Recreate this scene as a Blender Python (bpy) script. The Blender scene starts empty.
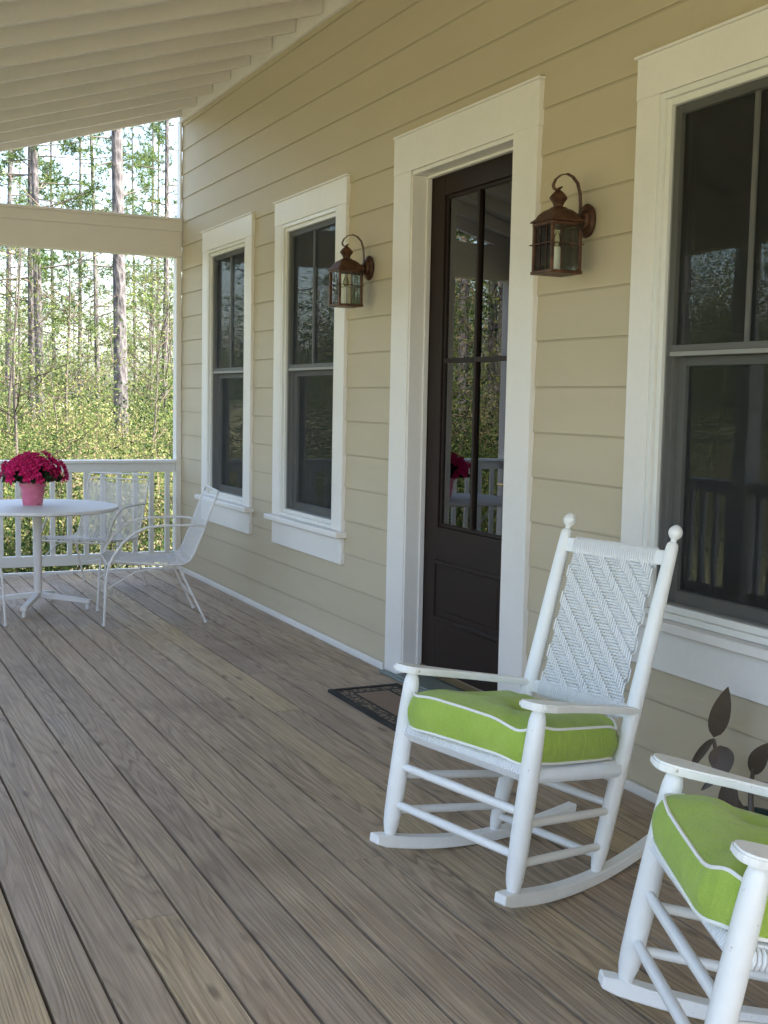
import bpy, bmesh, math, random
import numpy as np
from mathutils import Vector, Matrix
random.seed(7); RNG = np.random.default_rng(11)
S = bpy.context.scene
COL = S.collection
PI = math.pi

# ------------------------------------------------------------------ helpers
class MB:
    def __init__(s): s.v = []; s.f = []; s.val = []
    def add(s, vs, fs, val=None):
        b = len(s.v); s.v += [tuple(p) for p in vs]
        for f in fs:
            s.f.append(tuple(b + i for i in f)); s.val.append(val if val is not None else 0.5)
    def box(s, x0, x1, y0, y1, z0, z1, val=None):
        if x0 > x1: x0, x1 = x1, x0
        if y0 > y1: y0, y1 = y1, y0
        if z0 > z1: z0, z1 = z1, z0
        s.add([(x0,y0,z0),(x1,y0,z0),(x1,y1,z0),(x0,y1,z0),(x0,y0,z1),(x1,y0,z1),(x1,y1,z1),(x0,y1,z1)],
              [(0,3,2,1),(4,5,6,7),(0,1,5,4),(1,2,6,5),(2,3,7,6),(3,0,4,7)], val)
    def tube(s, pts, rad, n=8, cap=True, sx=1.0, val=None):
        pts = [Vector(p) for p in pts]
        if not hasattr(rad, '__len__'): rad = [rad]*len(pts)
        m = len(pts); base = len(s.v); prev = None
        for i, p in enumerate(pts):
            t = (pts[min(i+1,m-1)] - pts[max(i-1,0)])
            if t.length < 1e-9: t = Vector((0,0,1))
            t.normalize()
            if prev is None:
                a = Vector((0,0,1)) if abs(t.z) < .9 else Vector((1,0,0))
                u = t.cross(a).normalized()
            else:
                u = (prev - t*prev.dot(t)); u = u.normalized() if u.length > 1e-6 else prev
            prev = u; w = t.cross(u)
            for k in range(n):
                an = 2*PI*k/n
                s.v.append(tuple(p + u*(rad[i]*math.cos(an)*sx) + w*(rad[i]*math.sin(an))))
        for i in range(m-1):
            for k in range(n):
                a = base+i*n+k; b = base+i*n+(k+1)%n
                s.f.append((a,b,b+n,a+n)); s.val.append(val if val is not None else .5)
        if cap:
            s.f.append(tuple(base+k for k in range(n))[::-1]); s.val.append(.5)
            s.f.append(tuple(base+(m-1)*n+k for k in range(n))); s.val.append(.5)
    def lathe(s, prof, n=24, c=(0,0,0)):
        # prof list of (r, z)
        base = len(s.v)
        for r, z in prof:
            for k in range(n):
                a = 2*PI*k/n; s.v.append((c[0]+r*math.cos(a), c[1]+r*math.sin(a), c[2]+z))
        for i in range(len(prof)-1):
            for k in range(n):
                a = base+i*n+k; b = base+i*n+(k+1)%n
                s.f.append((a,b,b+n,a+n)); s.val.append(.5)
        s.f.append(tuple(base+k for k in range(n))[::-1]); s.val.append(.5)
        s.f.append(tuple(base+(len(prof)-1)*n+k for k in range(n))); s.val.append(.5)
    def prism(s, outline, z0, z1):
        n = len(outline)
        s.add([(x,y,z0) for x,y in outline]+[(x,y,z1) for x,y in outline],
              [tuple(range(n))[::-1], tuple(range(n,2*n))]+[(i,(i+1)%n,(i+1)%n+n,i+n) for i in range(n)])
    def build(s, name, mat, parent=None, bevel=0, smooth=False, seg=1):
        me = bpy.data.meshes.new(name); me.from_pydata(s.v, [], s.f)
        me.validate(); 
        if len(s.val) == len(me.polygons):
            a = me.attributes.new('v','FLOAT','FACE'); a.data.foreach_set('value', s.val)
        if bevel:
            bm = bmesh.new(); bm.from_mesh(me)
            es = [e for e in bm.edges if len(e.link_faces)==2 and e.calc_face_angle(0) > .5]
            bmesh.ops.bevel(bm, geom=es, offset=bevel, segments=seg, affect='EDGES', clamp_overlap=True)
            bm.to_mesh(me); bm.free()
        if smooth:
            me.polygons.foreach_set('use_smooth', [True]*len(me.polygons))
            try: me.set_sharp_from_angle(angle=math.radians(40))
            except Exception: pass
        me.materials.append(mat)
        o = bpy.data.objects.new(name, me); COL.objects.link(o)
        if parent: o.parent = parent
        return o

def np_mesh(name, V, Fq, vals, mat, parent=None, smooth=False):
    """V (n,3); Fq (m,k) faces; vals (m,)"""
    me = bpy.data.meshes.new(name); m, k = Fq.shape
    me.vertices.add(len(V)); me.vertices.foreach_set('co', V.astype(np.float32).ravel())
    me.loops.add(m*k); me.loops.foreach_set('vertex_index', Fq.astype(np.int32).ravel())
    me.polygons.add(m); me.polygons.foreach_set('loop_start', (np.arange(m)*k).astype(np.int32))
    me.update(calc_edges=True)
    a = me.attributes.new('v','FLOAT','FACE'); a.data.foreach_set('value', vals.astype(np.float32))
    if smooth: me.polygons.foreach_set('use_smooth', [True]*m)
    me.materials.append(mat)
    o = bpy.data.objects.new(name, me); COL.objects.link(o)
    if parent: o.parent = parent
    return o

def tag(o, label=None, cat=None, group=None, kind=None):
    if label: o['label'] = label
    if cat: o['category'] = cat
    if group: o['group'] = group
    if kind: o['kind'] = kind
    return o
def empty(name, loc=(0,0,0), rot=(0,0,0), **k):
    o = bpy.data.objects.new(name, None); COL.objects.link(o); o.location = loc; o.rotation_euler = rot
    o.empty_display_size = .1
    return tag(o, **k)
def copy_tree(o, parent=None):
    c = o.copy(); COL.objects.link(c); c.parent = parent
    for ch in list(o.children): copy_tree(ch, c)
    return c

# ------------------------------------------------------------------ materials
def mat(name): 
    m = bpy.data.materials.new(name); m.use_nodes = True
    nt = m.node_tree; b = nt.nodes['Principled BSDF']; return m, nt, b
def N(nt, t, **k):
    n = nt.nodes.new(t)
    for a, b in k.items(): setattr(n, a, b)
    return n
def ramp(nt, fac, stops, interp='LINEAR'):
    r = N(nt,'ShaderNodeValToRGB'); e = r.color_ramp.elements; r.color_ramp.interpolation = interp
    while len(e) < len(stops): e.new(.5)
    for x,(p,c) in zip(e, stops): x.position = p; x.color = (*c,1) if len(c)==3 else c
    nt.links.new(fac, r.inputs[0]); return r.outputs[0]
def noise(nt, vec, scale, detail=4, rough=.6, dist=0):
    n = N(nt,'ShaderNodeTexNoise'); n.inputs['Scale'].default_value = scale; n.inputs['Detail'].default_value = detail
    n.inputs['Roughness'].default_value = rough; n.inputs['Distortion'].default_value = dist
    if vec: nt.links.new(vec, n.inputs['Vector'])
    return n.outputs['Fac']
def mapping(nt, vec, scale=(1,1,1), loc=(0,0,0)):
    m = N(nt,'ShaderNodeMapping'); m.inputs['Scale'].default_value = scale; m.inputs['Location'].default_value = loc
    nt.links.new(vec, m.inputs['Vector']); return m.outputs[0]
def coord(nt): return N(nt,'ShaderNodeTexCoord').outputs['Object']
def mixc(nt, fac, a, b, mode='MIX'):
    m = N(nt,'ShaderNodeMix', data_type='RGBA', blend_type=mode)
    for v, i in ((fac,0),(a,6),(b,7)):
        if hasattr(v,'is_output'): nt.links.new(v, m.inputs[i])
        else: m.inputs[i].default_value = v if i==0 else (*v,1)
    return m.outputs[2]
def math_(nt, op, a, b=0.0):
    m = N(nt,'ShaderNodeMath', operation=op)
    for v,i in ((a,0),(b,1)):
        if hasattr(v,'is_output'): nt.links.new(v, m.inputs[i])
        else: m.inputs[i].default_value = v
    return m.outputs[0]
def bump(nt, b, h, strength=.3, dist=.01):
    n = N(nt,'ShaderNodeBump'); n.inputs['Strength'].default_value = strength; n.inputs['Distance'].default_value = dist
    nt.links.new(h, n.inputs['Height']); nt.links.new(n.outputs[0], b.inputs['Normal'])

def paint(name, col, rough=.5, dirt=.06, dirtcol=(.30,.26,.20), bscale=60, bstr=.08, spec=.4, chips=False):
    m, nt, b = mat(name); c = coord(nt)
    f = noise(nt, c, 2.2, 6, .65); d = ramp(nt, f, [(.45,(0,0,0)),(.8,(1,1,1))])
    f2 = noise(nt, c, 45, 3)
    colr = mixc(nt, math_(nt,'MULTIPLY', d, dirt), col, dirtcol)
    colr = mixc(nt, .06, colr, f2 if False else ramp(nt, f2, [(.3,tuple(x*.7 for x in col)),(.7,tuple(min(1,x*1.15) for x in col))]))
    if chips:
        f3 = noise(nt, c, 38, 5, .7)
        k = ramp(nt, f3, [(.66,(0,0,0)),(.69,(.8,.8,.8))])
        colr = mixc(nt, k, colr, (.33,.27,.20))
    nt.links.new(colr, b.inputs['Base Color'])
    b.inputs['Roughness'].default_value = rough; b.inputs['Specular IOR Level'].default_value = spec
    bump(nt, b, noise(nt, c, bscale, 4), bstr, .004)
    return m

M = {}
M['white'] = paint('white_trim_paint', (.785,.75,.71), .45, .12)
M['chairwhite'] = paint('glossy_white_chair_paint', (.84,.84,.82), .36, .22, bscale=35, bstr=.10, spec=.5, chips=False)
M['chairworn'] = paint('worn_white_chair_paint', (.84,.84,.82), .38, .25, bscale=35, bstr=.12, spec=.5, chips=True)
M['wicker'] = paint('white_wicker', (.80,.81,.82), .5, .12, bscale=300, bstr=.2)
M['metalwhite'] = paint('white_painted_metal', (.68,.66,.65), .5, .12)
M['railwhite'] = paint('white_rail_paint', (.70,.70,.68), .5, .12)
M['ceil'] = paint('ceiling_paint', (.73,.685,.645), .6, .14)
M['vinyl'] = paint('window_vinyl', (.74,.73,.69), .35, .03)
M['sash'] = paint('bronze_sash', (.19,.185,.172), .45, .1)
M['sashgrey'] = paint('grey_sash_rail', (.26,.255,.24), .45, .1)
M['door'] = paint('espresso_door_paint', (.017,.0085,.006), .5, .2, (.03,.018,.014), 30, .12, .22)
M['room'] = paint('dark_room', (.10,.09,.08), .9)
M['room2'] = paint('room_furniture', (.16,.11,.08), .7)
M['found'] = paint('foundation', (.3,.29,.27), .9)
M['threshold'] = paint('weathered_green_threshold', (.13,.16,.145), .5, .4)
M['brass'] = paint('door_brass', (.28,.20,.10), .3); M['brass'].node_tree.nodes['Principled BSDF'].inputs['Metallic'].default_value = .8
M['rubber'] = paint('rubber', (.03,.028,.025), .9)

# siding: warm tan fibre cement
m, nt, b = mat('tan_siding'); c = coord(nt)
f = noise(nt, mapping(nt, c, (1,.6,3)), 1.6, 5)
w = noise(nt, mapping(nt, c, (40,4,60)), 3, 4, .7)
a = N(nt,'ShaderNodeAttribute'); a.attribute_name = 'v'
base = ramp(nt, f, [(.3,(.495,.422,.298)),(.7,(.535,.460,.328))])
base = mixc(nt, .10, base, ramp(nt, a.outputs['Fac'], [(0,(.45,.385,.265)),(1,(.57,.49,.355))]))
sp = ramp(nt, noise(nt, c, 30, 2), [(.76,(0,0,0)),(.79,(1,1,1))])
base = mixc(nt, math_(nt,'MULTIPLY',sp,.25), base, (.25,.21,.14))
base = mixc(nt, ramp(nt, math_(nt,'GREATER_THAN',a.outputs['Fac'],2.0), [(0,(0,0,0)),(1,(.28,.28,.28))]), base, (.16,.13,.08))  # darker strip under each lap lip: the lap's shadow line, painted in
nt.links.new(base, b.inputs['Base Color']); b.inputs['Roughness'].default_value = .6; b.inputs['Specular IOR Level'].default_value=.3
bump(nt, b, w, .25, .003); M['siding'] = m

# deck wood
def wood(name, cols, long=1, ringscale=1.0, rough=.62):
    m, nt, b = mat(name); c = coord(nt)
    a = N(nt,'ShaderNodeAttribute'); a.attribute_name = 'v'; av = a.outputs['Fac']
    sep = N(nt,'ShaderNodeSeparateXYZ'); nt.links.new(c, sep.inputs[0])
    comb = N(nt,'ShaderNodeCombineXYZ')
    off = math_(nt,'MULTIPLY', av, 97.3)
    nt.links.new(math_(nt,'ADD', sep.outputs[0], 0), comb.inputs[0])
    nt.links.new(math_(nt,'ADD', sep.outputs[1], off), comb.inputs[1])
    nt.links.new(math_(nt,'ADD', sep.outputs[2], off), comb.inputs[2])
    v = comb.outputs[0]
    # cathedral grain: contour lines of a long stretched noise
    n1 = noise(nt, mapping(nt, v, (6.0,.34,1)), 1.0, 2, .5, .10)
    rings = math_(nt,'FRACT', math_(nt,'MULTIPLY', n1, 30*ringscale))
    r2 = ramp(nt, rings, [(0,(1,1,1)),(.18,(.55,.55,.55)),(.5,(0,0,0)),(.85,(.25,.25,.25)),(1,(1,1,1))])
    fine = noise(nt, mapping(nt, v, (120,2.4,1)), 1.0, 4, .7)
    patch = noise(nt, mapping(nt, v, (3.0,.8,1)), 1.0, 4, .6)
    stain = noise(nt, c, 1.1, 4, .6)
    tone = ramp(nt, av, cols)
    tone = mixc(nt, math_(nt,'MULTIPLY', r2, math_(nt,'MULTIPLY', ramp(nt, noise(nt, mapping(nt, v, (4,.5,1)), 1.0, 2), [(.34,(.25,.25,.25)),(.62,(1,1,1))]), .62)), tone, (.115,.075,.052))
    tone = mixc(nt, math_(nt,'MULTIPLY', ramp(nt, fine, [(.35,(1,1,1)),(.62,(0,0,0))]), .50), tone, (.12,.080,.055))
    tone = mixc(nt, math_(nt,'MULTIPLY', ramp(nt, patch, [(.45,(0,0,0)),(.75,(1,1,1))]), .30), tone, (.47,.39,.32))
    tone = mixc(nt, math_(nt,'MULTIPLY', ramp(nt, stain, [(.52,(0,0,0)),(.7,(1,1,1))]), .45), tone, (.15,.105,.075))
    # knots
    vo = N(nt,'ShaderNodeTexVoronoi'); vo.inputs['Scale'].default_value = 1; vo.inputs['Randomness'].default_value = 1
    nt.links.new(mapping(nt, v, (9,2.6,1)), vo.inputs['Vector'])
    kn = ramp(nt, vo.outputs['Distance'], [(.05,(1,1,1)),(.14,(0,0,0))])
    tone = mixc(nt, math_(nt,'MULTIPLY', kn, .65), tone, (.085,.055,.042))
    # pale specks
    sp = ramp(nt, noise(nt, c, 55, 1), [(.80,(0,0,0)),(.82,(1,1,1))])
    tone = mixc(nt, math_(nt,'MULTIPLY', sp, .5), tone, (.55,.53,.5))
    nt.links.new(tone, b.inputs['Base Color'])
    nt.links.new(ramp(nt, patch, [(.3,(rough-.12,)*3),(.7,(rough+.15,)*3)]), b.inputs['Roughness'])
    b.inputs['Specular IOR Level'].default_value = .40
    h = math_(nt,'SUBTRACT', math_(nt,'MULTIPLY', fine, .6), math_(nt,'MULTIPLY', r2, .5))
    bump(nt, b, h, .6, .004)
    return m
M['deck'] = wood('weathered_pine_deck', [(0,(.50,.385,.268)),(.3,(.42,.322,.230)),(.6,(.54,.412,.272)),(.8,(.46,.350,.248)),(1,(.60,.46,.275))])

# rust-brown copper lantern
m, nt, b = mat('aged_copper'); c = coord(nt)
f = noise(nt, c, 22, 5, .7)
nt.links.new(ramp(nt, f, [(.3,(.028,.017,.012)),(.5,(.105,.048,.028)),(.68,(.16,.080,.045)),(.8,(.09,.085,.06))]), b.inputs['Base Color'])
b.inputs['Metallic'].default_value = .55; b.inputs['Roughness'].default_value = .5
bump(nt, b, f, .3, .003); M['copper'] = m

def glass(name, tint=(.97,.97,.97), rough=0.0, refl=1.0, wav=.02, wsc=1.6):
    m = bpy.data.materials.new(name); m.use_nodes = True; nt = m.node_tree
    for n in list(nt.nodes): nt.nodes.remove(n)
    out = N(nt,'ShaderNodeOutputMaterial'); mx = N(nt,'ShaderNodeMixShader')
    g = N(nt,'ShaderNodeBsdfGlossy'); g.inputs['Roughness'].default_value = rough
    t = N(nt,'ShaderNodeBsdfTransparent'); t.inputs[0].default_value = (*tint,1)
    fr = N(nt,'ShaderNodeFresnel'); fr.inputs['IOR'].default_value = 1.5
    c = coord(nt); bp = N(nt,'ShaderNodeBump'); bp.inputs['Strength'].default_value = wav; bp.inputs['Distance'].default_value = .02
    nt.links.new(noise(nt, c, wsc, 2), bp.inputs['Height'])
    nt.links.new(bp.outputs[0], g.inputs['Normal'])
    k = math_(nt,'MINIMUM', math_(nt,'MULTIPLY', fr.outputs[0], 1.8*refl), 1.0)
    nt.links.new(k, mx.inputs[0]); nt.links.new(t.outputs[0], mx.inputs[1]); nt.links.new(g.outputs[0], mx.inputs[2])
    nt.links.new(mx.outputs[0], out.inputs[0]); return m
M['glass'] = glass('window_glass', (.45,.47,.45), 0, .30, .03, 2.2)
M['doorglass'] = glass('door_glass', (.55,.57,.55), 0, 1.1, .012)
M['lampglass'] = glass('lantern_glass', (.93,.94,.90), .02, .6)
# insect screen over the lower sash: fine dark mesh, see-through
m = bpy.data.materials.new('insect_screen'); m.use_nodes = True; nt = m.node_tree
pb = nt.nodes['Principled BSDF']; pb.inputs['Base Color'].default_value = (.028,.028,.027,1); pb.inputs['Roughness'].default_value=.7
t = N(nt,'ShaderNodeBsdfTransparent'); mx = N(nt,'ShaderNodeMixShader'); mx.inputs[0].default_value = .20
nt.links.new(t.outputs[0], mx.inputs[1]); nt.links.new(pb.outputs[0], mx.inputs[2]); nt.links.new(mx.outputs[0], nt.nodes['Material Output'].inputs[0])
M['screen'] = m

# cushion fabric
m, nt, b = mat('lime_green_canvas'); c = coord(nt)
wv = noise(nt, mapping(nt, c, (400,400,400)), 1, 1); f = noise(nt, c, 9, 4)
nt.links.new(mixc(nt, .25, ramp(nt, f, [(.3,(.300,.430,.060)),(.7,(.385,.510,.095))]), ramp(nt, wv, [(.35,(.23,.34,.04)),(.65,(.45,.58,.13))])), b.inputs['Base Color'])
b.inputs['Roughness'].default_value = .85; b.inputs['Specular IOR Level'].default_value=.2
b.inputs['Sheen Weight'].default_value = .15
bump(nt, b, math_(nt,'ADD', math_(nt,'MULTIPLY',wv,.12), noise(nt, mapping(nt,c,(1,1,.35)), 22, 4)), .6, .016); M['green'] = m
M['piping'] = paint('white_piping', (.85,.85,.83), .7)

# plants
def leafmat(name, stops, trans=.42, rough=.7, spec=.12):
    m, nt, b = mat(name); a = N(nt,'ShaderNodeAttribute'); a.attribute_name = 'v'
    colr = ramp(nt, a.outputs['Fac'], stops)
    nt.links.new(colr, b.inputs['Base Color']); b.inputs['Roughness'].default_value = rough
    b.inputs['Specular IOR Level'].default_value = spec
    t = N(nt,'ShaderNodeBsdfTranslucent'); nt.links.new(colr, t.inputs[0])
    mx = N(nt,'ShaderNodeMixShader'); mx.inputs[0].default_value = trans
    nt.links.new(b.outputs[0], mx.inputs[1]); nt.links.new(t.outputs[0], mx.inputs[2])
    nt.links.new(mx.outputs[0], nt.nodes['Material Output'].inputs[0]); return m
M['bushleaf'] = leafmat('underbrush_leaves', [(0,(.010,.026,.010)),(.3,(.032,.065,.016)),(.52,(.10,.13,.038)),(.72,(.165,.175,.06)),(.88,(.21,.185,.09)),(1,(.20,.155,.10))])
M['sapleaf'] = leafmat('sapling_leaves', [(0,(.035,.06,.018)),(.5,(.09,.125,.035)),(1,(.18,.20,.07))])
M['needle'] = leafmat('pine_needles', [(0,(.022,.045,.018)),(.5,(.06,.10,.028)),(1,(.13,.16,.05))], .3)
M['farleaf'] = leafmat('far_foliage', [(0,(.02,.045,.02)),(.4,(.06,.095,.035)),(.7,(.12,.15,.06)),(1,(.19,.17,.11))], .4)
M['twig'] = leafmat('twigs', [(0,(.03,.024,.018)),(1,(.10,.078,.055))], 0, .8)
m, nt, b = mat('pine_bark'); c = coord(nt)
vo = N(nt,'ShaderNodeTexVoronoi'); vo.inputs['Scale'].default_value = 1; nt.links.new(mapping(nt, c, (14,14,5)), vo.inputs['Vector'])
f = noise(nt, mapping(nt,c,(9,9,3)), 1, 5, .7)
k = math_(nt,'ADD', math_(nt,'MULTIPLY', vo.outputs['Distance'], .6), math_(nt,'MULTIPLY', f, .6))
nt.links.new(ramp(nt, k, [(.25,(.016,.015,.016)),(.5,(.052,.047,.048)),(.75,(.110,.100,.100)),(.95,(.07,.064,.066))]), b.inputs['Base Color'])
b.inputs['Roughness'].default_value = .9; bump(nt, b, k, .9, .05); M['bark'] = m
m, nt, b = mat('brown_bark'); c = coord(nt)
f = noise(nt, mapping(nt,c,(9,9,2)), 2, 5, .7)
nt.links.new(ramp(nt, f, [(.3,(.035,.03,.026)),(.7,(.13,.11,.09))]), b.inputs['Base Color']); b.inputs['Roughness'].default_value=.9
bump(nt,b,f,.6,.03); M['brownbark'] = m
# ground
m, nt, b = mat('forest_floor'); c = coord(nt)
f = noise(nt, c, .35, 6, .65); f2 = noise(nt, c, 14, 5, .7)
g = ramp(nt, f, [(.35,(.20,.19,.10)),(.5,(.13,.16,.06)),(.7,(.26,.22,.13))])
nt.links.new(mixc(nt, .5, g, ramp(nt, f2, [(.3,(.08,.075,.04)),(.7,(.30,.26,.16))])), b.inputs['Base Color']); b.inputs['Roughness'].default_value=.95
bump(nt,b,f2,.6,.05); M['ground'] = m
# terracotta pink pot, azalea
m, nt, b = mat('pink_pot'); c = coord(nt)
f = noise(nt, c, 14, 5, .6)
nt.links.new(ramp(nt, f, [(.3,(.52,.11,.19)),(.55,(.62,.17,.26)),(.75,(.70,.32,.38))]), b.inputs['Base Color']); b.inputs['Roughness'].default_value=.6; M['pot']=m
M['petal'] = leafmat('azalea_petals', [(0,(.36,.008,.075)),(.5,(.58,.015,.13)),(1,(.75,.06,.22))], .3, .6)
M['azleaf'] = leafmat('azalea_leaves', [(0,(.012,.025,.012)),(1,(.04,.075,.03))], .15)
M['darkleaf'] = paint('dark_leaf', (.075,.055,.038), .42, .8, (.13,.10,.075), 20, .3)
M['darkpot'] = paint('dark_green_pot', (.015,.03,.02), .4)
# mat
m, nt, b = mat('mat_border'); c = coord(nt)
br = N(nt,'ShaderNodeTexVoronoi'); br.inputs['Scale'].default_value = 45; nt.links.new(c, br.inputs['Vector'])
nt.links.new(ramp(nt, br.outputs['Distance'], [(.36,(.24,.185,.12)),(.52,(.06,.048,.036))]), b.inputs['Base Color']); b.inputs['Roughness'].default_value=.95
bump(nt,b,br.outputs['Distance'],.6,.004); M['matband']=m
M['matdark'] = paint('mat_edge', (.018,.018,.016), .9, .2, bscale=200, bstr=.6)
M['matbrown'] = paint('mat_field', (.25,.175,.12), .95, .3, (.09,.06,.04), 200, .7)

# metal mesh of patio chairs (expanded steel: diamond grid built in node alpha? no - real strips)
# ------------------------------------------------------------------ ground & deck
YC = 9.32; XP = -2.85; YB = -3.4
g = MB(); g.add([(-400,-400,-.75),(400,-400,-.75),(400,400,-.75),(-400,400,-.75)], [(0,1,2,3)])
tag(g.build('ground', M['ground']), kind='structure')
d = MB(); pw = .1363; gap = .009; nb = 22
for i in range(nb):
    x1 = -.028 - i*pw; x0 = x1 - pw + gap
    y = YB - random.uniform(0,1)
    while y < YC+.06:
        L = random.choice([7.3,9.1,11.0,12.8]); y1 = min(y+L, YC+.06)
        if y1 > YB:
            dz = random.uniform(-.0012,.0012)
            d.box(x0+random.uniform(0,.001), x1, max(y,YB), y1-.003, -.034+dz, 0+dz, random.random())
        y += L
dk = d.build('deck', M['deck'], bevel=.003)
tag(dk, kind='structure')
# bevelled faces lose the attribute mapping: reassign per plank from connected x,y
me = dk.data
if 'v' not in me.attributes or True:
    pass
u = MB(); u.box(XP-.1, .0, YB, YC+.04, -.12, -.06); u.box(XP-.13, XP-.1, YB, YC+.04, -.30, -.036)
tag(u.build('deck_joists', M['rubber']), kind='structure')

# ------------------------------------------------------------------ house
house = empty('house', (.014,0,0), label='tan lap-sided house with white trim, dark door and covered porch', cat='house')
WINS = [(7.63,8.73),(6.08,7.19),(2.42,3.535)]         # casing outer
WZ0, WZ1 = .652, 2.588
DY0, DY1 = 4.360, 5.300; DZ = 2.49
OPEN = [(a+.12,b-.12,WZ0+.02,WZ1-.13) for a,b in WINS] + [(DY0,DY1,-.05,DZ)]
EXC = [(a+.03,b-.03,WZ0-.03,WZ1-.03) for a,b in WINS] + [(DY0-.16,DY1+.18,-.05,DZ+.15)]   # siding stops under the casings
TOP = 4.3
def segs(z0, z1, holes, ya, yb):
    h = sorted((a,b) for a,b,c,dd in holes if c < z1-1e-6 and dd > z0+1e-6)
    y = ya; out = []
    for a,b in h:
        if a > y: out.append((y,a))
        y = max(y,b)
    if y < yb: out.append((y,yb))
    return out
sd = MB(); EXP = .1835; z = 1.453-8*EXP+.0
rows = []
while z < TOP: rows.append((z,z+EXP)); z += EXP
YW0, YW1 = YB-.6, YC+.04
for z0,z1 in rows:
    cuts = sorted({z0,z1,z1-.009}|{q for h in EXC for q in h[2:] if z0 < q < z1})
    for c0,c1 in zip(cuts,cuts[1:]):
        X = lambda zz: -.012 + .007*(zz-z0)/EXP
        for a,bb in segs(c0,c1,EXC,YW0,YW1):
            # board lengths with butt joints
            jy = a
            js = [a]
            k0 = (hash((round(z0,3)))%97)/97*3.66
            q = YW0 + k0
            while q < bb:
                if q > a+.1 and q < bb-.1: js.append(q)
                q += 3.66
            js.append(bb)
            for u0,u1 in zip(js,js[1:]):
                rv = random.random() if c1<z1-.001 else 3.0; g0 = .0002  # top strip of each board gets the painted lap-shadow value
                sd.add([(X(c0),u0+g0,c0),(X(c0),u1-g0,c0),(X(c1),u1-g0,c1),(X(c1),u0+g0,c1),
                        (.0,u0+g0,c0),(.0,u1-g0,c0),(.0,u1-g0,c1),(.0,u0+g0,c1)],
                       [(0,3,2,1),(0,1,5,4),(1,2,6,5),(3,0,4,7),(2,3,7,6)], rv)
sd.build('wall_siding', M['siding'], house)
sh = MB()
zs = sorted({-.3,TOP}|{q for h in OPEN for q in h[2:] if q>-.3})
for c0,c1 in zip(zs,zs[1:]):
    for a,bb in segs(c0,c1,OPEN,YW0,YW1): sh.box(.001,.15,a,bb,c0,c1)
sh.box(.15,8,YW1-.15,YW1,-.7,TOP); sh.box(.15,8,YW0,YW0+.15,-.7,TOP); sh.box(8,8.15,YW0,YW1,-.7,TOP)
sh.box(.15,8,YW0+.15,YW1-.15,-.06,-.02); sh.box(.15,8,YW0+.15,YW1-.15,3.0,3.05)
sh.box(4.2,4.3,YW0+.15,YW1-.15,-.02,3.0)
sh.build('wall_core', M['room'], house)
fd = MB(); fd.box(-.02,8.15,YW0,YW1,-.8,-.31); fd.build('foundation', M['found'], house)
# things inside the rooms, seen dimly
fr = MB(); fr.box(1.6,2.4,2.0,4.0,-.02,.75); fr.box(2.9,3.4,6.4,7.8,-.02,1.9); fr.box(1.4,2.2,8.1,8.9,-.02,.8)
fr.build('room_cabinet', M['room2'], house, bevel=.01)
# roof : two slopes
SL = .30; ZR = 3.548
rz = lambda x: ZR + SL*x
rf = MB()
ya, yb = YB-1.0, YC+.05
x0, x1 = XP-.45, 4.0
t0 = .105; t1=.17
rf.add([(x0,ya,rz(x0)+t0),(x1,ya,rz(x1)+t0),(x1,yb,rz(x1)+t0),(x0,yb,rz(x0)+t0),
        (x0,ya,rz(x0)+t1),(x1,ya,rz(x1)+t1),(x1,yb,rz(x1)+t1),(x0,yb,rz(x0)+t1)],
       [(0,3,2,1),(4,5,6,7),(0,1,5,4),(1,2,6,5),(2,3,7,6),(3,0,4,7)])
r2z = lambda x: rz(4)-(x-4)*SL
x2 = 8.6
rf.add([(x1,ya,r2z(x1)+t0),(x2,ya,r2z(x2)+t0),(x2,yb,r2z(x2)+t0),(x1,yb,r2z(x1)+t0),
        (x1,ya,r2z(x1)+t1),(x2,ya,r2z(x2)+t1),(x2,yb,r2z(x2)+t1),(x1,yb,r2z(x1)+t1)],
       [(0,3,2,1),(4,5,6,7),(0,1,5,4),(1,2,6,5),(2,3,7,6),(3,0,4,7)])
rf.build('roof', M['ceil'], house)
gb = MB()
for yy in (YW0+.02, YW1-.17):
    gb.prism([(0,0)],0,0) if False else None
    gb.add([(0.01,yy,TOP-.9),(8.1,yy,TOP-.9),(8.1,yy,rz(0)+.14),(4,yy,rz(4)+.14),(.01,yy,rz(0)+.14)]+
           [(0.01,yy+.13,TOP-.9),(8.1,yy+.13,TOP-.9),(8.1,yy+.13,rz(0)+.14),(4,yy+.13,rz(4)+.14),(.01,yy+.13,rz(0)+.14)],
           [(0,1,2,3,4),(9,8,7,6,5)]+[(i,(i+1)%5,(i+1)%5+5,i+5) for i in range(5)])
gb.build('gable_wall', M['siding'], house)
# rafters
def rafter_mb(h=.10, w=.038):
    r = MB(); xa, xb = XP-.40, -.037
    r.add([(xa,-w/2,rz(xa)),(xb,-w/2,rz(xb)),(xb,w/2,rz(xb)),(xa,w/2,rz(xa)),
           (xa,-w/2,rz(xa)+h),(xb,-w/2,rz(xb)+h),(xb,w/2,rz(xb)+h),(xa,w/2,rz(xa)+h)],
          [(0,3,2,1),(4,5,6,7),(0,1,5,4),(1,2,6,5),(2,3,7,6),(3,0,4,7)])
    return r
raf = None; y = YC-.02
while y > YB-.5:
    if raf is None: raf = rafter_mb().build('rafter', M['ceil'], house, bevel=.004); o = raf
    else: o = raf.copy(); COL.objects.link(o)
    o.location = (0,y,random.uniform(-.004,.004)); y -= .406
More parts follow.
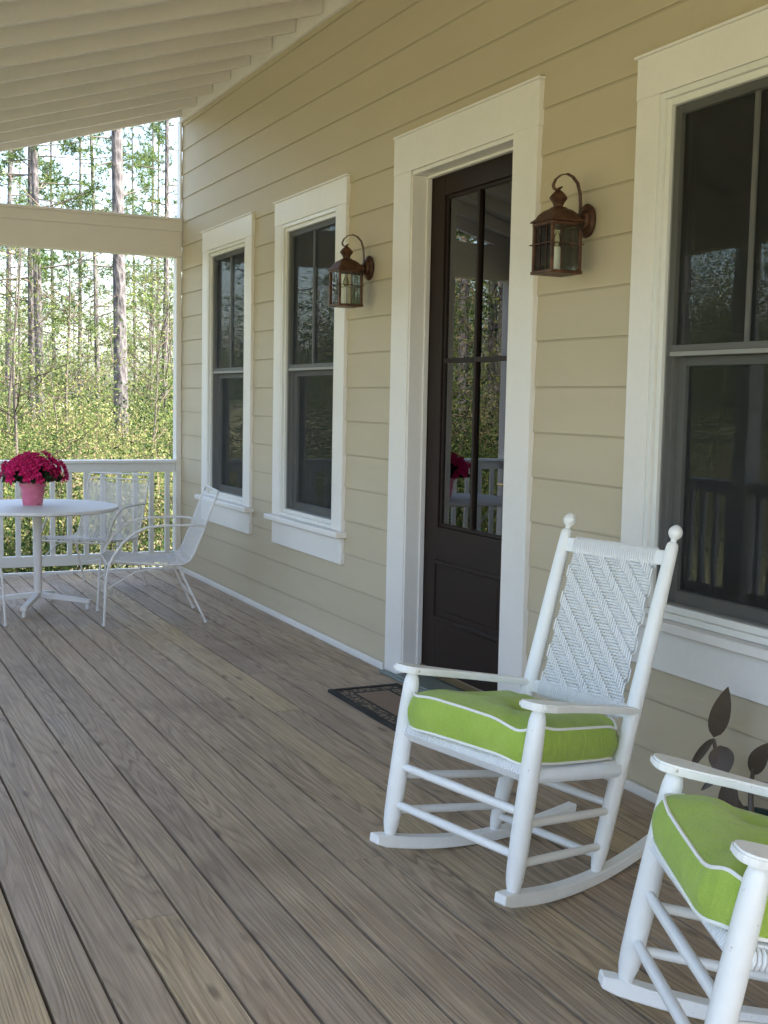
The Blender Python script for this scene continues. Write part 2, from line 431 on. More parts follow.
# tongue boards under the roof deck running along the porch (visible joints between rafters)
cb = MB(); x = XP-.40
while x < -.05:
    cb.add([(x,ya+.1,rz(x)+.099),(x+.132,ya+.1,rz(x+.132)+.099),(x+.132,yb-.02,rz(x+.132)+.099),(x,yb-.02,rz(x)+.099),
            (x,ya+.1,rz(x)+.104),(x+.132,ya+.1,rz(x+.132)+.104),(x+.132,yb-.02,rz(x+.132)+.104),(x,yb-.02,rz(x)+.104)],
       [(0,3,2,1),(4,5,6,7),(0,1,5,4),(1,2,6,5),(2,3,7,6),(3,0,4,7)], random.random()); x += .136
cb.build('ceiling_boards', M['ceil'], house)
lg = MB(); lg.box(-.036,-.014,YW0,YC+.03,3.50,3.545+.10); lgo = lg.build('ledger_board', M['ceil'], house)
bt = MB(); bt.lathe([(.0001,0),(.008,0),(.011,.004),(.011,.008),(.0001,.010)], 10)
bolt = None; y = YC-.02-.2
while y > 1:
    if bolt is None: bolt = bt.build('bolt', M['rubber'], lgo); o = bolt
    else: o = bolt.copy(); COL.objects.link(o)
    o.location=(-.036,y,3.592); o.rotation_euler=(0,-PI/2,0); y -= .406
# fascia at outer eave + far end barge
fa = MB(); fa.box(XP-.43,XP-.405,ya,yb,rz(XP-.43)-.02,rz(XP-.43)+.19); fa.build('fascia_board', M['white'], house)
# beams
be = MB(); be.box(XP-.07,-.0175,YC,YC+.12,2.472,2.665); be.box(XP-.07,-.0175,YC-.012,YC+.135,2.6655,2.745); be.box(XP-.1,-.0175,YC-.03,YC+.15,2.7455,2.766)
be.build('porch_beam', M['ceil'], house, bevel=.003)
be = MB(); be.box(XP-.07,XP+.07,YB-.3,YC-.032,2.45,2.68); be.box(XP-.085,XP+.085,YB-.3,YC-.034,2.681,2.72)
be.build('porch_beam', M['ceil'], house, bevel=.003)
for py in (YC+.05,6.2,3.1,0.0,-3.1):
    p = MB(); p.box(XP-.065,XP+.065,py-.065,py+.065,-.3,2.449 if py<9 else 2.47)
    p.box(XP-.085,XP+.085,py-.085,py+.085,0.001,.12); p.build('porch_post', M['white'], house, bevel=.004)
# trim post against the wall end
t = MB(); t.box(-.058,-.0175,YC+.005,YC+.10,-.02,2.470); t.box(-.032,-.0175,YC+.005,YC+.10,2.768,3.52)
t.build('corner_trim', M['white'], house, bevel=.003)
# base trim
bs = MB()
for a,bb in ((YB,DY0-.195),(DY1+.205,YC)): bs.box(-.034,-.0172,a,bb,-.02,.030)
bs.build('base_trim', M['white'], house, bevel=.002)

def window(y0, y1):
    z0,z1 = WZ0,WZ1
    c = MB(); X = -.030
    c.box(X,.0, y0,y0+.125,z0,z1-.142); c.box(X,.0, y1-.125,y1,z0,z1-.142)
    c.box(X-.0008,.0, y0-.004,y1+.004,z1-.1415,z1)
    c.box(X-.010,0,y0-.014,y1+.014,z1+.0005,z1+.010)
    w = c.build('window', M['white'], house, bevel=.0012)
    s = MB(); s.box(-.075,.0,y0-.03,y1+.03,z0-.034,z0-.001); s.build('sill', M['white'], w, bevel=.004)
    a = MB(); a.box(-.030,.0,y0,y1,z0-.185,z0-.036); a.build('apron', M['white'], w, bevel=.003)
    fy0,fy1,fz0,fz1 = y0+.126,y1-.126,z0+.001,z1-.143
    f = MB(); tw=.045
    for k,(x_,tt) in enumerate(((-.026,.0),(-.012,.022))):
        ia=tt; 
        f.box(x_,.06,fy0+ia,fy0+ia+(tw-.022 if k==0 else .026),fz0,fz1); f.box(x_,.06,fy1-ia-(tw-.022 if k==0 else .026),fy1-ia,fz0,fz1)
    f2 = MB(); a0=.022; 
    F = MB()
    # outer lip
    for (ins,wd,x_) in ((0,.022,-.028),(.0225,.024,-.014)):
        F.box(x_,.08,fy0+ins,fy0+ins+wd,fz0+ins,fz1-ins); F.box(x_,.08,fy1-ins-wd,fy1-ins,fz0+ins,fz1-ins)
        F.box(x_,.08,fy0+ins+wd+.0003,fy1-ins-wd-.0003,fz0+ins,fz0+ins+wd); F.box(x_,.08,fy0+ins+wd+.0003,fy1-ins-wd-.0003,fz1-ins-wd,fz1-ins)
    F.build('frame', M['vinyl'], w, bevel=.0015)
    gy0,gy1,gz0,gz1 = fy0+.0470,fy1-.0470,fz0+.047,fz1-.047
    zm = 1.572; st=.030
    # upper sash (outer)
    U = MB(); xa,xb = .004,.034
    U.box(xa,xb,gy0,gy0+st,zm-.018,gz1); U.box(xa,xb,gy1-st,gy1,zm-.018,gz1)
    U.box(xa,xb,gy0+st+.0003,gy1-st-.0003,gz1-st,gz1)
    U.build('upper_sash', M['sash'], w, bevel=.002)
    R_ = MB(); R_.box(xa-.004,xb,gy0+st+.0003,gy1-st-.0003,zm-.002,zm+.020); R_.box(xa-.010,xb,gy0+st+.0003,gy1-st-.0003,zm-.018,zm-.0025)
    R_.build('meeting_rail', M['sashgrey'], w, bevel=.0015)
    mu = MB(); ym=(gy0+gy1)/2; mu.box(xa+.006,xa+.016,ym-.010,ym+.010,zm+.0205,gz1-st-.0005); mu.build('muntin', M['sashgrey'], w, bevel=.002)
    G = MB(); G.box(xa+.018,xa+.021,gy0+st,gy1-st,zm+.02,gz1-st); G.build('upper_glass', M['glass'], w)
    Sc = MB(); Sc.box(-.002,-.0015,gy0+.002,gy1-.002,gz0+.002,gz1-.002); Sc.build('insect_screen', M['screen'], w)
    # jamb tracks and lower sash (inner)
    J = MB(); J.box(.004,.075,gy0,gy0+.008,gz0,zm-.0185); J.box(.022,.075,gy0+.0083,gy0+.022,gz0,zm-.0185)
    J.build('sash_track', M['sashgrey'], w)
    J = MB(); J.box(.004,.075,gy1-.008,gy1,gz0,zm-.0185); J.box(.022,.075,gy1-.022,gy1-.0083,gz0,zm-.0185)
    J.build('sash_track', M['sashgrey'], w)
    Lw = MB(); xa,xb=.040,.070; i=.0225; st2=.040
    Lw.box(xa,xb,gy0+i,gy0+i+st2,gz0,zm-.019); Lw.box(xa,xb,gy1-i-st2,gy1-i,gz0,zm-.019)
    Lw.box(xa,xb,gy0+i+st2+.0003,gy1-i-st2-.0003,gz0,gz0+.045); Lw.box(xa,xb,gy0+i+st2+.0003,gy1-i-st2-.0003,zm-.050,zm-.019)
    Lw.build('lower_sash', M['sash'], w, bevel=.002)
    G = MB(); G.box(xa+.016,xa+.019,gy0+i+st2-.001,gy1-i-st2+.001,gz0+.044,zm-.049); G.build('lower_glass', M['glass'], w)
    return w
for a,bb in WINS: window(a,bb)

# door
def door():
    cs = MB(); X=-.032
    cs.box(X,0,DY0-.187,DY0,.005,DZ); cs.box(X,0,DY1,DY1+.185,.005,DZ)
    cs.box(X-.0006,0,DY0-.190,DY1+.188,DZ+.0003,DZ+.178)
    cs.box(X-.006,0,DY0-.194,DY1+.192,DZ+.1785,DZ+.190)
    cs.build('door_casing', M['white'], house, bevel=.0012)
    jb = MB()
    jb.box(-.022,.15,DY0-.02,DY0-.0005+.0,.0,DZ); jb.box(-.026,.15,DY1-.012,DY1-.0005,.0,DZ-.02); jb.box(-.026,.15,DY0,DY1-.0125,DZ-.020,DZ-.0008)
    jb.box(.050,.076,DY1-.022,DY1-.0125,.0,DZ-.0335); jb.box(.050,.076,DY0+.0,DY1-.0225,DZ-.033,DZ-.0205)
    jb.build('door_jamb', M['white'], house, bevel=.002)
    th = MB(); th.box(-.075,.135,DY0+.0,DY1-.019,-.0,.028); th.box(-.085,-.0465,DY0-.12,DY1+.14,.001,.014)
    th.build('threshold', M['threshold'], house, bevel=.004)
    y0,y1,z0,z1 = DY0+.004,DY1-.014,.035,DZ-.024; xa,xb=.078,.120
    gy0,gy1,gz0,gz1 = 4.505,5.150,.775,2.362
    py0,py1,pz0,pz1 = 4.50,5.175,.315,.615
    D = MB()
    D.box(xa,xb,y0,gy0,z0,z1); D.box(xa,xb,gy1,y1,z0,z1)
    D.box(xa,xb,gy0+.0003,gy1-.0003,gz1,z1); D.box(xa,xb,gy0+.0003,gy1-.0003,z0,gz0)
    # sticking round glass
    w=.018
    D.box(xa+.010,xb-.01,gy0,gy0+w,gz0,gz1); D.box(xa+.010,xb-.01,gy1-w,gy1,gz0,gz1)
    D.box(xa+.010,xb-.01,gy0+w,gy1-w,gz0,gz0+w); D.box(xa+.010,xb-.01,gy0+w,gy1-w,gz1-w,gz1)
    dr = D.build('door', M['door'], house, bevel=.003)
    P = MB()   # raised panel with moulded frame
    def frame(y0_,y1_,z0_,z1_,w_,h_):
        P.box(xa-h_,xa+.005,y0_,y0_+w_,z0_,z1_); P.box(xa-h_,xa+.005,y1_-w_,y1_,z0_,z1_)
        P.box(xa-h_,xa+.005,y0_+w_,y1_-w_,z0_,z0_+w_); P.box(xa-h_,xa+.005,y0_+w_,y1_-w_,z1_-w_,z1_)
    frame(py0,py1,pz0,pz1,.022,.009); P.box(xa-.004,xa+.005,py0+.06,py1-.06,pz0+.055,pz1-.055)
    P.build('panel', M['door'], dr, bevel=.004)
    Mu = MB(); Mu.box(xa+.004,xb-.004,4.822,4.842,gz0+w,gz1-w); Mu.build('muntin', M['door'], dr, bevel=.002)
    Mu = MB(); Mu.box(xa+.003,xb-.003,gy0+w,4.821,1.568,1.590); Mu.box(xa+.003,xb-.003,4.843,gy1-w,1.568,1.590); Mu.build('muntin', M['door'], dr, bevel=.002)
    G = MB(); G.box(xa+.019,xa+.022,gy0,gy1,gz0,gz1); G.build('glass', M['doorglass'], dr)
    W = MB(); W.box(xa-.012,xa,y0+.005,y1-.005,z0,z0+.035); W.build('weather_strip', M['brass'], dr, bevel=.002)
    H = MB(); H.box(xa-.006,xa,4.435,4.495,.93,1.12); H.tube([(xa-.006,4.465,1.03),(xa-.045,4.465,1.03),(xa-.05,4.470,1.03),(xa-.05,4.500,1.028)],[.009,.009,.010,.008],8)
    H.build('handle', M['brass'], dr)
    for zz in (.3,1.2,2.2):
        h = MB(); h.tube([(xa-.004,y1+.004,zz),(xa-.004,y1+.004,zz+.1)],.006,8); h.build('hinge', M['brass'], dr)
door()

# ------------------------------------------------------------------ railings
def railing(name, label, x0,x1, y, along='x', off=.06):
    r = empty(name, (0,0,0), label=label, cat='railing', group='white porch railings')
    def bx(mb, a,b_,w0,w1,z0,z1):
        if along=='x': mb.box(a,b_,y+w0,y+w1,z0,z1)
        else: mb.box(y+w0,y+w1,a,b_,z0,z1)
    t = MB(); bx(t,x0,x1,-.035,.075,.855,.880); t.build('cap_rail', M['railwhite'], r, bevel=.004)
    t = MB(); bx(t,x0,x1,0,.038,.785,.8545); t.build('top_rail', M['railwhite'], r, bevel=.003)
    t = MB(); bx(t,x0,x1,0,.038,.065,.148); t.build('bottom_rail', M['railwhite'], r, bevel=.003)
    bm_ = MB()
    if along=='x': bm_.box(-.018,.018,y+.002,y+.036,.1483,.7847)
    else: bm_.box(y+.002,y+.036,-.018,.018,.1483,.7847)
    b0 = None; p = x1-off
    while p > x0+.03:
        if b0 is None: b0 = bm_.build('baluster', M['railwhite'], r, bevel=.002); o=b0
        else: o=b0.copy(); COL.objects.link(o)
        if along=='x': o.location=(p,0,0)
        else: o.location=(0,p,0)
        p -= .128
    return r
railing('porch_railing','white baluster railing across the far end of the porch, behind the patio table', XP+.066,-.046,YC+.02)
ys = [YC-.02,6.2,3.1,0.0]
for i,(b_,a_) in enumerate(zip(ys,ys[1:])):
    railing('porch_railing', ['white railing on the open side of the porch nearest the far corner post','white railing in the middle bay of the open side of the porch','white railing of the open side bay beside the rocking chairs'][i], a_+.07,b_-.07,XP-.02,'y')
ke = MB(); ke.box(XP,-.06,YC+.062,YC+.085,-.25,.016); tag(ke.build('deck_edge', M['railwhite']), kind='structure')

# ------------------------------------------------------------------ wall lanterns
def lantern():
    r = empty('wall_lantern')
    # local: origin on wall at back plate centre; body toward -x
    bp = MB()
    n=24
    prof=[(0,.0),(.050,.0),(.053,.008),(.046,.018),(.034,.022),(.030,.034),(.020,.040),(.0001,.040)]
    for i in range(len(prof)-1):
        pass
    vs=[];fs=[]
    for rr,xx in prof[1:]:
        for k in range(n):
            a=2*PI*k/n; vs.append((-xx, rr*math.cos(a), rr*1.22*math.sin(a)))
    for i in range(len(prof)-2):
        for k in range(n):
            fs.append((i*n+k, i*n+(k+1)%n,(i+1)*n+(k+1)%n,(i+1)*n+k))
    bp.add(vs,fs); bp.build('back_plate', M['copper'], r, smooth=True)
    ar = MB()  # flat scroll strap
    P = [(-.036,0,.03),(-.036,0,.06),(-.040,0,.10),(-.052,0,.135),(-.075,0,.157),(-.100,0,.165),(-.128,0,.158),(-.150,0,.140),(-.160,0,.118),(-.155,0,.106),(-.143,0,.102),(-.130,0,.108),(-.124,0,.116)]
    w=.009
    top=[];  
    for i,p in enumerate(P):
        a=Vector(P[max(i-1,0)]); b_=Vector(P[min(i+1,len(P)-1)]); t=(b_-a).normalized(); nn=Vector((-t.z,0,t.x))*.0018
        p=Vector(p); top += [p+nn+Vector((0,w,0)),p+nn-Vector((0,w,0)),p-nn-Vector((0,w,0)),p-nn+Vector((0,w,0))]
    fs=[]
    for i in range(len(P)-1):
        for k in range(4): fs.append((4*i+k,4*i+(k+1)%4,4*i+4+(k+1)%4,4*i+4+k))
    fs += [(0,1,2,3),(4*len(P)-1,4*len(P)-2,4*len(P)-3,4*len(P)-4)]
    ar.add(top,fs); ar.build('scroll_arm', M['copper'], r)
    st = MB(); st.tube([(-.03,0,.0),(-.075,0,.0)],[.018,.015],10); st.build('arm_stub', M['copper'], r, smooth=True)
    cx=-.135; a=.061; zb,zt=-.203,-.018
    bd = MB(); e=.006
    for sx in (-1,1):
        for sy in (-1,1): bd.box(cx+sx*a-e,cx+sx*a+e,sy*a-e,sy*a+e,zb+.0085,zt-.0135)
    q=a+.009
    bd.box(cx-q,cx+q,-q,q,zb-.004,zb+.008)
    for z0,z1 in ((zt-.013,zt),):
        q2=a+.007
        bd.box(cx-q2,cx-q2+.012,-q2,q2,z0,z1); bd.box(cx+q2-.012,cx+q2,-q2,q2,z0,z1)
        bd.box(cx-q2+.0123,cx+q2-.0123,-q2,-q2+.012,z0,z1); bd.box(cx-q2+.0123,cx+q2-.0123,q2-.012,q2,z0,z1)
    bd.build('lantern_frame', M['copper'], r, bevel=.0015)
    wr = MB(); zz=(zb+zt)/2+.012; q=a+.010
    for k in range(2):
        zk = zz - k*.0
    wr.tube([(cx-q-.012,-q,zz),(cx+q,-q,zz)],.0022,6); wr.tube([(cx-q-.0,q,zz),(cx+q,q,zz)],.0022,6)
    wr.tube([(cx-q,-q-.008,zz+.001),(cx-q,q+.008,zz+.001)],.0022,6); wr.tube([(cx+q,-q,zz+.001),(cx+q,q,zz+.001)],.0022,6)
    for s_ in (-1,1):
        for o_ in (-.022,.022):
            wr.tube([(cx+s_*(a+.002),o_,zb+.008),(cx+s_*(a+.002),o_,zt-.012)],.0014,5)
            wr.tube([(cx+o_,s_*(a+.002),zb+.008),(cx+o_,s_*(a+.002),zt-.012)],.0014,5)
    wr.build('guard_wire', M['copper'], r)
    for dx,dy in ((-1,0),(1,0),(0,-1),(0,1)):
        g_ = MB()
        if dx: g_.box(cx+dx*(a-.002)-.001,cx+dx*(a-.002)+.001,-a+.006,a-.006,zb+.009,zt-.012)
        else: g_.box(cx-a+.006,cx+a-.006,dy*(a-.002)-.001,dy*(a-.002)+.001,zb+.009,zt-.012)
        g_.build('pane', M['lampglass'], r)
    # domed square roof
    dm = MB(); prof=[(a+.014,zt+.0005),(a+.012,zt+.006),(a*.97,zt+.018),(a*.84,zt+.033),(a*.62,zt+.046),(a*.40,zt+.053),(.020,zt+.058)]
    vs=[];fs=[];n=8
    for rr,z in prof:
        k_=rr/(a+.014); 
        for (ux,uy) in ((-1,-1),(0,-1),(1,-1),(1,0),(1,1),(0,1),(-1,1),(-1,0)):
            m_ = 1.0 if (ux and uy) else 1.0+ .12*(1-k_)
            vs.append((cx+ux*rr*m_,uy*rr*m_,z))
    for i in range(len(prof)-1):
        for k in range(n): fs.append((i*n+k,i*n+(k+1)%n,(i+1)*n+(k+1)%n,(i+1)*n+k))
    fs.append(tuple(range(n))[::-1]); fs.append(tuple((len(prof)-1)*n+k for k in range(n)))
    dm.add(vs,fs); dm.build('lantern_roof', M['copper'], r, smooth=True)
    fn = MB(); fn.lathe([(.020,zt+.057),(.018,zt+.063),(.022,zt+.073),(.030,zt+.084),(.034,zt+.089),(.033,zt+.094),(.026,zt+.104),(.018,zt+.112),(.010,zt+.118),(.006,zt+.122),(.005,zt+.130)],14,(cx,0,0))
    fn.build('finial', M['copper'], r, smooth=True)
    cd = MB(); cd.lathe([(.014,zb+.0085),(.014,zb+.095),(.012,zb+.098)],12,(cx,0,0)); c_=cd.build('candle_sleeve', M['piping'], r, smooth=True)
    bb=MB(); bb.lathe([(.006,zb+.098),(.014,zb+.115),(.015,zb+.125),(.009,zb+.145),(.002,zb+.157)],12,(cx,0,0)); bb.build('bulb', M['lampglass'], r, smooth=True)
    return r
l1 = lantern(); tag(l1,'square copper-brown wall lantern on siding between door and nearest window','lantern','wall lanterns beside the door'); l1.location=(-.001,3.83,2.071)
l2 = copy_tree(l1); tag(l2,'square copper-brown wall lantern left of the door, by the second window','lantern','wall lanterns beside the door'); l2.location=(-.001,5.79,2.071)

# ------------------------------------------------------------------ doormat
dm = empty('doormat', (0,0,0), label='dark brown doormat with black edge and patterned border in front of door', cat='doormat')
mx0,mx1,my0,my1=-.475,-.105,4.30,5.15
def ring(x0,x1,y0,y1,w,z0,z1,name,mt):
    q=MB(); q.box(x0,x1,y0,y0+w,z0,z1); q.box(x0,x1,y1-w,y1,z0,z1); q.box(x0,x0+w,y0+w,y1-w,z0,z1); q.box(x1-w,x1,y0+w,y1-w,z0,z1)
    q.build(name,mt,dm)
ring(mx0,mx1,my0,my1,.026,.001,.014,'edge',M['matdark'])
ring(mx0+.026,mx1-.026,my0+.026,my1-.026,.062,.001,.010,'pattern_band',M['matband'])
ring(mx0+.088,mx1-.088,my0+.088,my1-.088,.012,.001,.011,'inner_line',M['matdark'])
q=MB(); q.box(mx0+.10,mx1-.10,my0+.10,my1-.10,.001,.010); q.build('field',M['matbrown'],dm)

# ------------------------------------------------------------------ rocking chairs
WF,WR,DD,HF,HP,LEAN,LF = .527,.426,.391,.548,1.065,.182,.037
ZF=.052
def fleg(s,z): return Vector((s*WF/2, DD/2-LF*(z-ZF), z))
def rleg(s,z): return Vector((s*WR/2, -DD/2-LEAN*(z-ZF), z))
def woven_panel(name, O, U, V, W, cols, rows, pu, pv, parent, mtl, per=14, amp=.0066, rad=.0031):
    """strands crossing in a diagonal twill. O origin corner, U/V unit vectors, W normal"""
    vs=[];fs=[]
    def over(i,j): return ((i - j) % per) < per/2
    def strand(pts, side):
        b=len(vs)
        for p,h in pts:
            c=p+W*h
            vs.extend([c-side*rad, c+W*rad*.8, c+side*rad, c-W*rad*.8])
        for k in range(len(pts)-1):
            for q in range(4): fs.append((b+4*k+q,b+4*k+(q+1)%4,b+4*k+4+(q+1)%4,b+4*k+4+q))
    for i in range(cols):
        ju=random.uniform(-.0005,.0005)
        pts=[(O+U*((i+.5)*pu+ju+random.uniform(-.0003,.0003))+V*((j+.5)*pv), amp if over(i,j) else -amp) for j in range(rows)]
        strand(pts,U)
    for j in range(rows):
        jv=random.uniform(-.0006,.0006)
        pts=[(O+U*((i+.5)*pu)+V*((j+.5)*pv+jv+random.uniform(-.0003,.0003)), (-amp if over(i,j) else amp)*(.15 if i in (0,cols-1) else 1)) for i in range(cols)]
        strand(pts,V)
    m_=MB(); m_.add(vs,fs); return m_.build(name,mtl,parent,smooth=True)
def chair_make():
    r = empty('rocking_chair')
    W_=M['chairwhite']
    for s in (1,-1):
        l=MB(); zs_=[.050,.066,.085,.12,.20,.33,.45,.515,.532,.545]; rs=[.015,.019,.0235,.026,.0275,.0275,.026,.0235,.020,.014]
        l.tube([fleg(s,z) for z in zs_],rs,16); l.build('front_leg',M['chairworn'] if s==-1 else W_,r,smooth=True)
        l=MB(); zs_=[.048,.064,.085,.12,.20,.36,.60,.85,.985,1.012,1.022,1.027]; rs=[.013,.017,.021,.0235,.0245,.0245,.0235,.022,.0195,.0185,.016,.010]
        l.tube([rleg(s,z) for z in zs_],rs,16); lg_=l.build('rear_post',W_,r,smooth=True)
        k=MB(); d_=(rleg(s,1.1)-rleg(s,1.0)).normalized()
        p0=rleg(s,1.024); 
        k.tube([p0+d_*t for t in (0,.006,.012,.017,.024,.033,.042,.050,.055,.057)],[.0095,.0085,.0095,.015,.0195,.0215,.0195,.014,.007,.001],14)
        k.build('knob',W_,lg_,smooth=True)
        # rocker: arc, following the taper of the legs
        rk=MB(); n=22; y0,y1=.250,-.510
        vs=[];fs=[]
        for i in range(n+1):
            t=i/n; y=y0+(y1-y0)*t; x=s*((WF+WR)/2+(WF-WR)*y/DD)/2
            # centreline through chair-local circle
            zc_=.024+ROCK(y); th_=.019*(1-.2*t); w_=.0215*(1-.1*t)
            if i==0 : th_*=.7
            vs+=[(x-w_,y,zc_-th_),(x+w_,y,zc_-th_),(x+w_,y,zc_+th_),(x-w_,y,zc_+th_)]
        for i in range(n):
            for k_ in range(4): fs.append((4*i+k_,4*i+(k_+1)%4,4*i+4+(k_+1)%4,4*i+4+k_))
        fs+=[(3,2,1,0),(4*n,4*n+1,4*n+2,4*n+3)]
        rk.add(vs,fs); rk.build('rocker',M['chairworn'],r,bevel=.003)
        # armrest paddle
        a0=fleg(s,HF); b0=rleg(s,.535)
        am=MB(); L=b0.y-a0.y
        out=[]
        prof=[(.056,.000),(.055,.018),(.049,.032),(.038,.041),(.025,.046),(-.02,.047),(-.06,.041),(-.12,.031),(-.20,.025),(-.30,.022),(L-.0,.020)]
        cxl=lambda y_: a0.x+(b0.x-a0.x)*min(max((y_)/L,0),1.0)+s*.004
        left=[(cxl(y_)-w_,a0.y+y_) for y_,w_ in prof]; right=[(cxl(y_)+w_,a0.y+y_) for y_,w_ in prof]
        outl=left[::1]+right[::-1][:-1]
        zA=HF-.002; am.prism(outl, 0, .021)
        sl=(0.512-.546)/L
        am.v=[(x,y,z+zA+ (sl*(y-a0.y))) for x,y,z in am.v]
        am.build('armrest',M['chairworn'],r,bevel=.005,seg=2)
        # side seat rail + 2 side stretchers
        for za,zb_,rr,nm in ((.366,.345,.016,'seat_rail'),(.235,.228,.0115,'stretcher'),(.128,.125,.0115,'stretcher')):
            q=MB(); A=fleg(s,za);B=rleg(s,zb_); q.tube([A+(B-A)*t for t in (0,.1,.5,.9,1)],[rr*.8,rr,rr*1.1,rr,rr*.8],10); q.build(nm,W_,r,smooth=True)
    for f,za,rr,nm in ((fleg,.373,.017,'seat_rail'),(rleg,.35,.015,'seat_rail'),(fleg,.265,.0125,'stretcher'),(fleg,.150,.0125,'stretcher'),(rleg,.245,.0115,'stretcher'),(rleg,.095,.0115,'stretcher')):
        q=MB(); A=f(1,za);B=f(-1,za); q.tube([A+(B-A)*t for t in (0,.1,.5,.9,1)],[rr*.8,rr,rr*1.1,rr,rr*.8],10); q.build(nm,W_,r,smooth=True)
    # back slats
    for z0,z1,nm in ((.955,1.000,'top_slat'),(.495,.535,'lower_slat')):
        q=MB(); 
        A=rleg(1,z0);B=rleg(-1,z0);A2=rleg(1,z1);B2=rleg(-1,z1); nn=Vector((0,.008,0))
        q.add([A-nn,B-nn,B+nn,A+nn,A2-nn,B2-nn,B2+nn,A2+nn],[(0,3,2,1),(4,5,6,7),(0,1,5,4),(1,2,6,5),(2,3,7,6),(3,0,4,7)])
        q.build(nm,W_,r,bevel=.003)
    V=(rleg(1,1)-rleg(1,0)).normalized(); U=Vector((1,0,0)); Wn=U.cross(V)*-1
    if Wn.y<0: Wn=-Wn
    pu,pv=.0088,.0088; cols=38; rows=57
    O=rleg(0,.500)+Wn*.0-U*(cols*pu/2)
    woven_panel('woven_back',O,U,V,Wn,cols,rows,pu,pv,r,M['wicker'],10)
    # wraps of the strands over the two slats
    for zc_ in (.978,.515):
        wr=MB()
        for i in range(cols):
            x=-cols*pu/2+(i+.5)*pu; c=rleg(0,zc_)+U*x
            pts=[]
            for k in range(9):
                a=2*PI*k/8; pts.append(c+V*(.027*math.cos(a))*1.0+Wn*(.0125*math.sin(a)))
            wr.tube(pts,.0026,4,cap=False)
        wr.build('slat_wrapping',M['wicker'],r,smooth=True)
    # woven seat (taut strands round the rails)
    st=MB(); 
    for i in range(58):
        t=(i+.5)/58; A=fleg(1,.378)*(1-t)+fleg(-1,.378)*t; B=rleg(1,.358)*(1-t)+rleg(-1,.358)*t
        st.tube([A+Vector((0,.0,-.03)),A+Vector((0,.020,-.008)),A+Vector((0,.012,.013)),A*.5+B*.5+Vector((0,0,.008)),B+Vector((0,-.012,.012)),B+Vector((0,-.018,-.005)),B+Vector((0,0,-.025)),A*.5+B*.5+Vector((0,0,-.02)),A+Vector((0,.0,-.03))],.0042,5,cap=False)
    for s in (1,-1):
        for i in range(42):
            t=(i+.5)/42; A=fleg(s,.368)*(1-t)+rleg(s,.348)*t
            pts=[A+Vector((math.cos(2*PI*k/8)*.0195,0,math.sin(2*PI*k/8)*.0195)) for k in range(9)]
            st.tube(pts,.0042,4,cap=False)
    st.build('woven_seat',M['wicker'],r,smooth=True)
    # arm support dowel
    return r
def ROCK(y):
    # sag of the rocker in the chair frame (lowest at the ground contact of a level chair)
    c=RP; return c[0]*(y-c[1])**2+c[2]
RP=(.33,0,0)
def cushion_make(wf,wr,dd,h,seed):
    """box cushion with rounded corners, soft top, a few tuft dimples and white piping"""
    rnd=random.Random(seed)
    r=empty('seat_cushion')
    n=72; 
    def outline(a, grow=0):
        ca,sa=math.cos(a),math.sin(a); p=5.5
        e=2/p; ux=math.copysign(abs(ca)**e,ca); uy=math.copysign(abs(sa)**e,sa)
        y=uy*dd/2; w=(wf+(wr-wf)*(.5-uy/2))/2
        return ux*w*(1+grow), y*(1+grow)
    tufts=[(-.09,.07),(.10,.06),(.0,-.07)]
    rings=[]  # (scale, z)
    m=MB(); vs=[];fs=[]
    def puff(x,y,s):
        z=.042*(1-s**3.0)
        for tx,ty in tufts: z-=.036*math.exp(-((x-tx)**2+(y-ty)**2)/(2*.040**2))
        z+=.006*math.sin(x*17+seed)*math.sin(y*15+1.3*seed)*(1-s**4)+.0022*math.sin(math.atan2(y,x)*19+seed)*s**2*(1-s**6)
        return z
    def edge(a,k): return .007*math.sin(4*a+seed*1.7+k)+.005*math.sin(7*a+2*seed+k)
    prof=[]
    R=10
    idx=[]
    # bottom centre -> bottom edge -> side -> top edge -> top centre
    def ringpts(kind,t):
        out=[]
        for k in range(n):
            a=2*PI*k/n; x,y=outline(a)
            if kind=='bot': s_=t; out.append((x*s_,y*s_,.0-.004*(1-s_**3)+edge(a,0)*.5*s_))
            elif kind=='side':
                bul=.013*math.sin(PI*t)*(1+.3*math.sin(9*a+seed*2)+.25*math.sin(23*a+seed)); f_=1+bul/ math.hypot(x,y)
                out.append((x*f_,y*f_, edge(a,0)*.5*(1-t)+ (h+edge(a,1))*t))
            else:
                s_=t; xx,yy=x*s_,y*s_; out.append((xx,yy,h+edge(a,1)*s_**3+puff(xx,yy,s_)))
        return out
    seq=[('bot',t) for t in (.05,.4,.75,.95,1.0)]+[('side',t) for t in (.12,.3,.5,.7,.88)]+[('top',t) for t in (1.0,.97,.93,.87,.8,.7,.6,.5,.4,.3,.2,.1,.03)]
    for kd,t in seq: vs+=ringpts(kd,t)
    for i in range(len(seq)-1):
        for k in range(n): fs.append((i*n+k,i*n+(k+1)%n,(i+1)*n+(k+1)%n,(i+1)*n+k))
    fs.append(tuple(range(n))[::-1]); fs.append(tuple((len(seq)-1)*n+k for k in range(n)))
    m.add(vs,fs); m.build('cushion_cover',M['green'],r,smooth=True)
    for kd,t,dz in (('bot',1.0,0),('top',1.0,0)):
        pts=ringpts(kd,t); pts=[(x*1.006,y*1.006,z+dz) for x,y,z in pts]; pts.append(pts[0])
        q=MB(); q.tube(pts,.0042,6,cap=False); q.build('piping',M['piping'],r,smooth=True)
    return r
pitA=.122
chA=chair_make()
tag(chA,'white rocking chair with herringbone woven back standing whole beside the door','rocking chair','white rocking chairs')
chA.location=(-.870,2.940,.0045); chA.rotation_euler=(pitA,0,1.797)
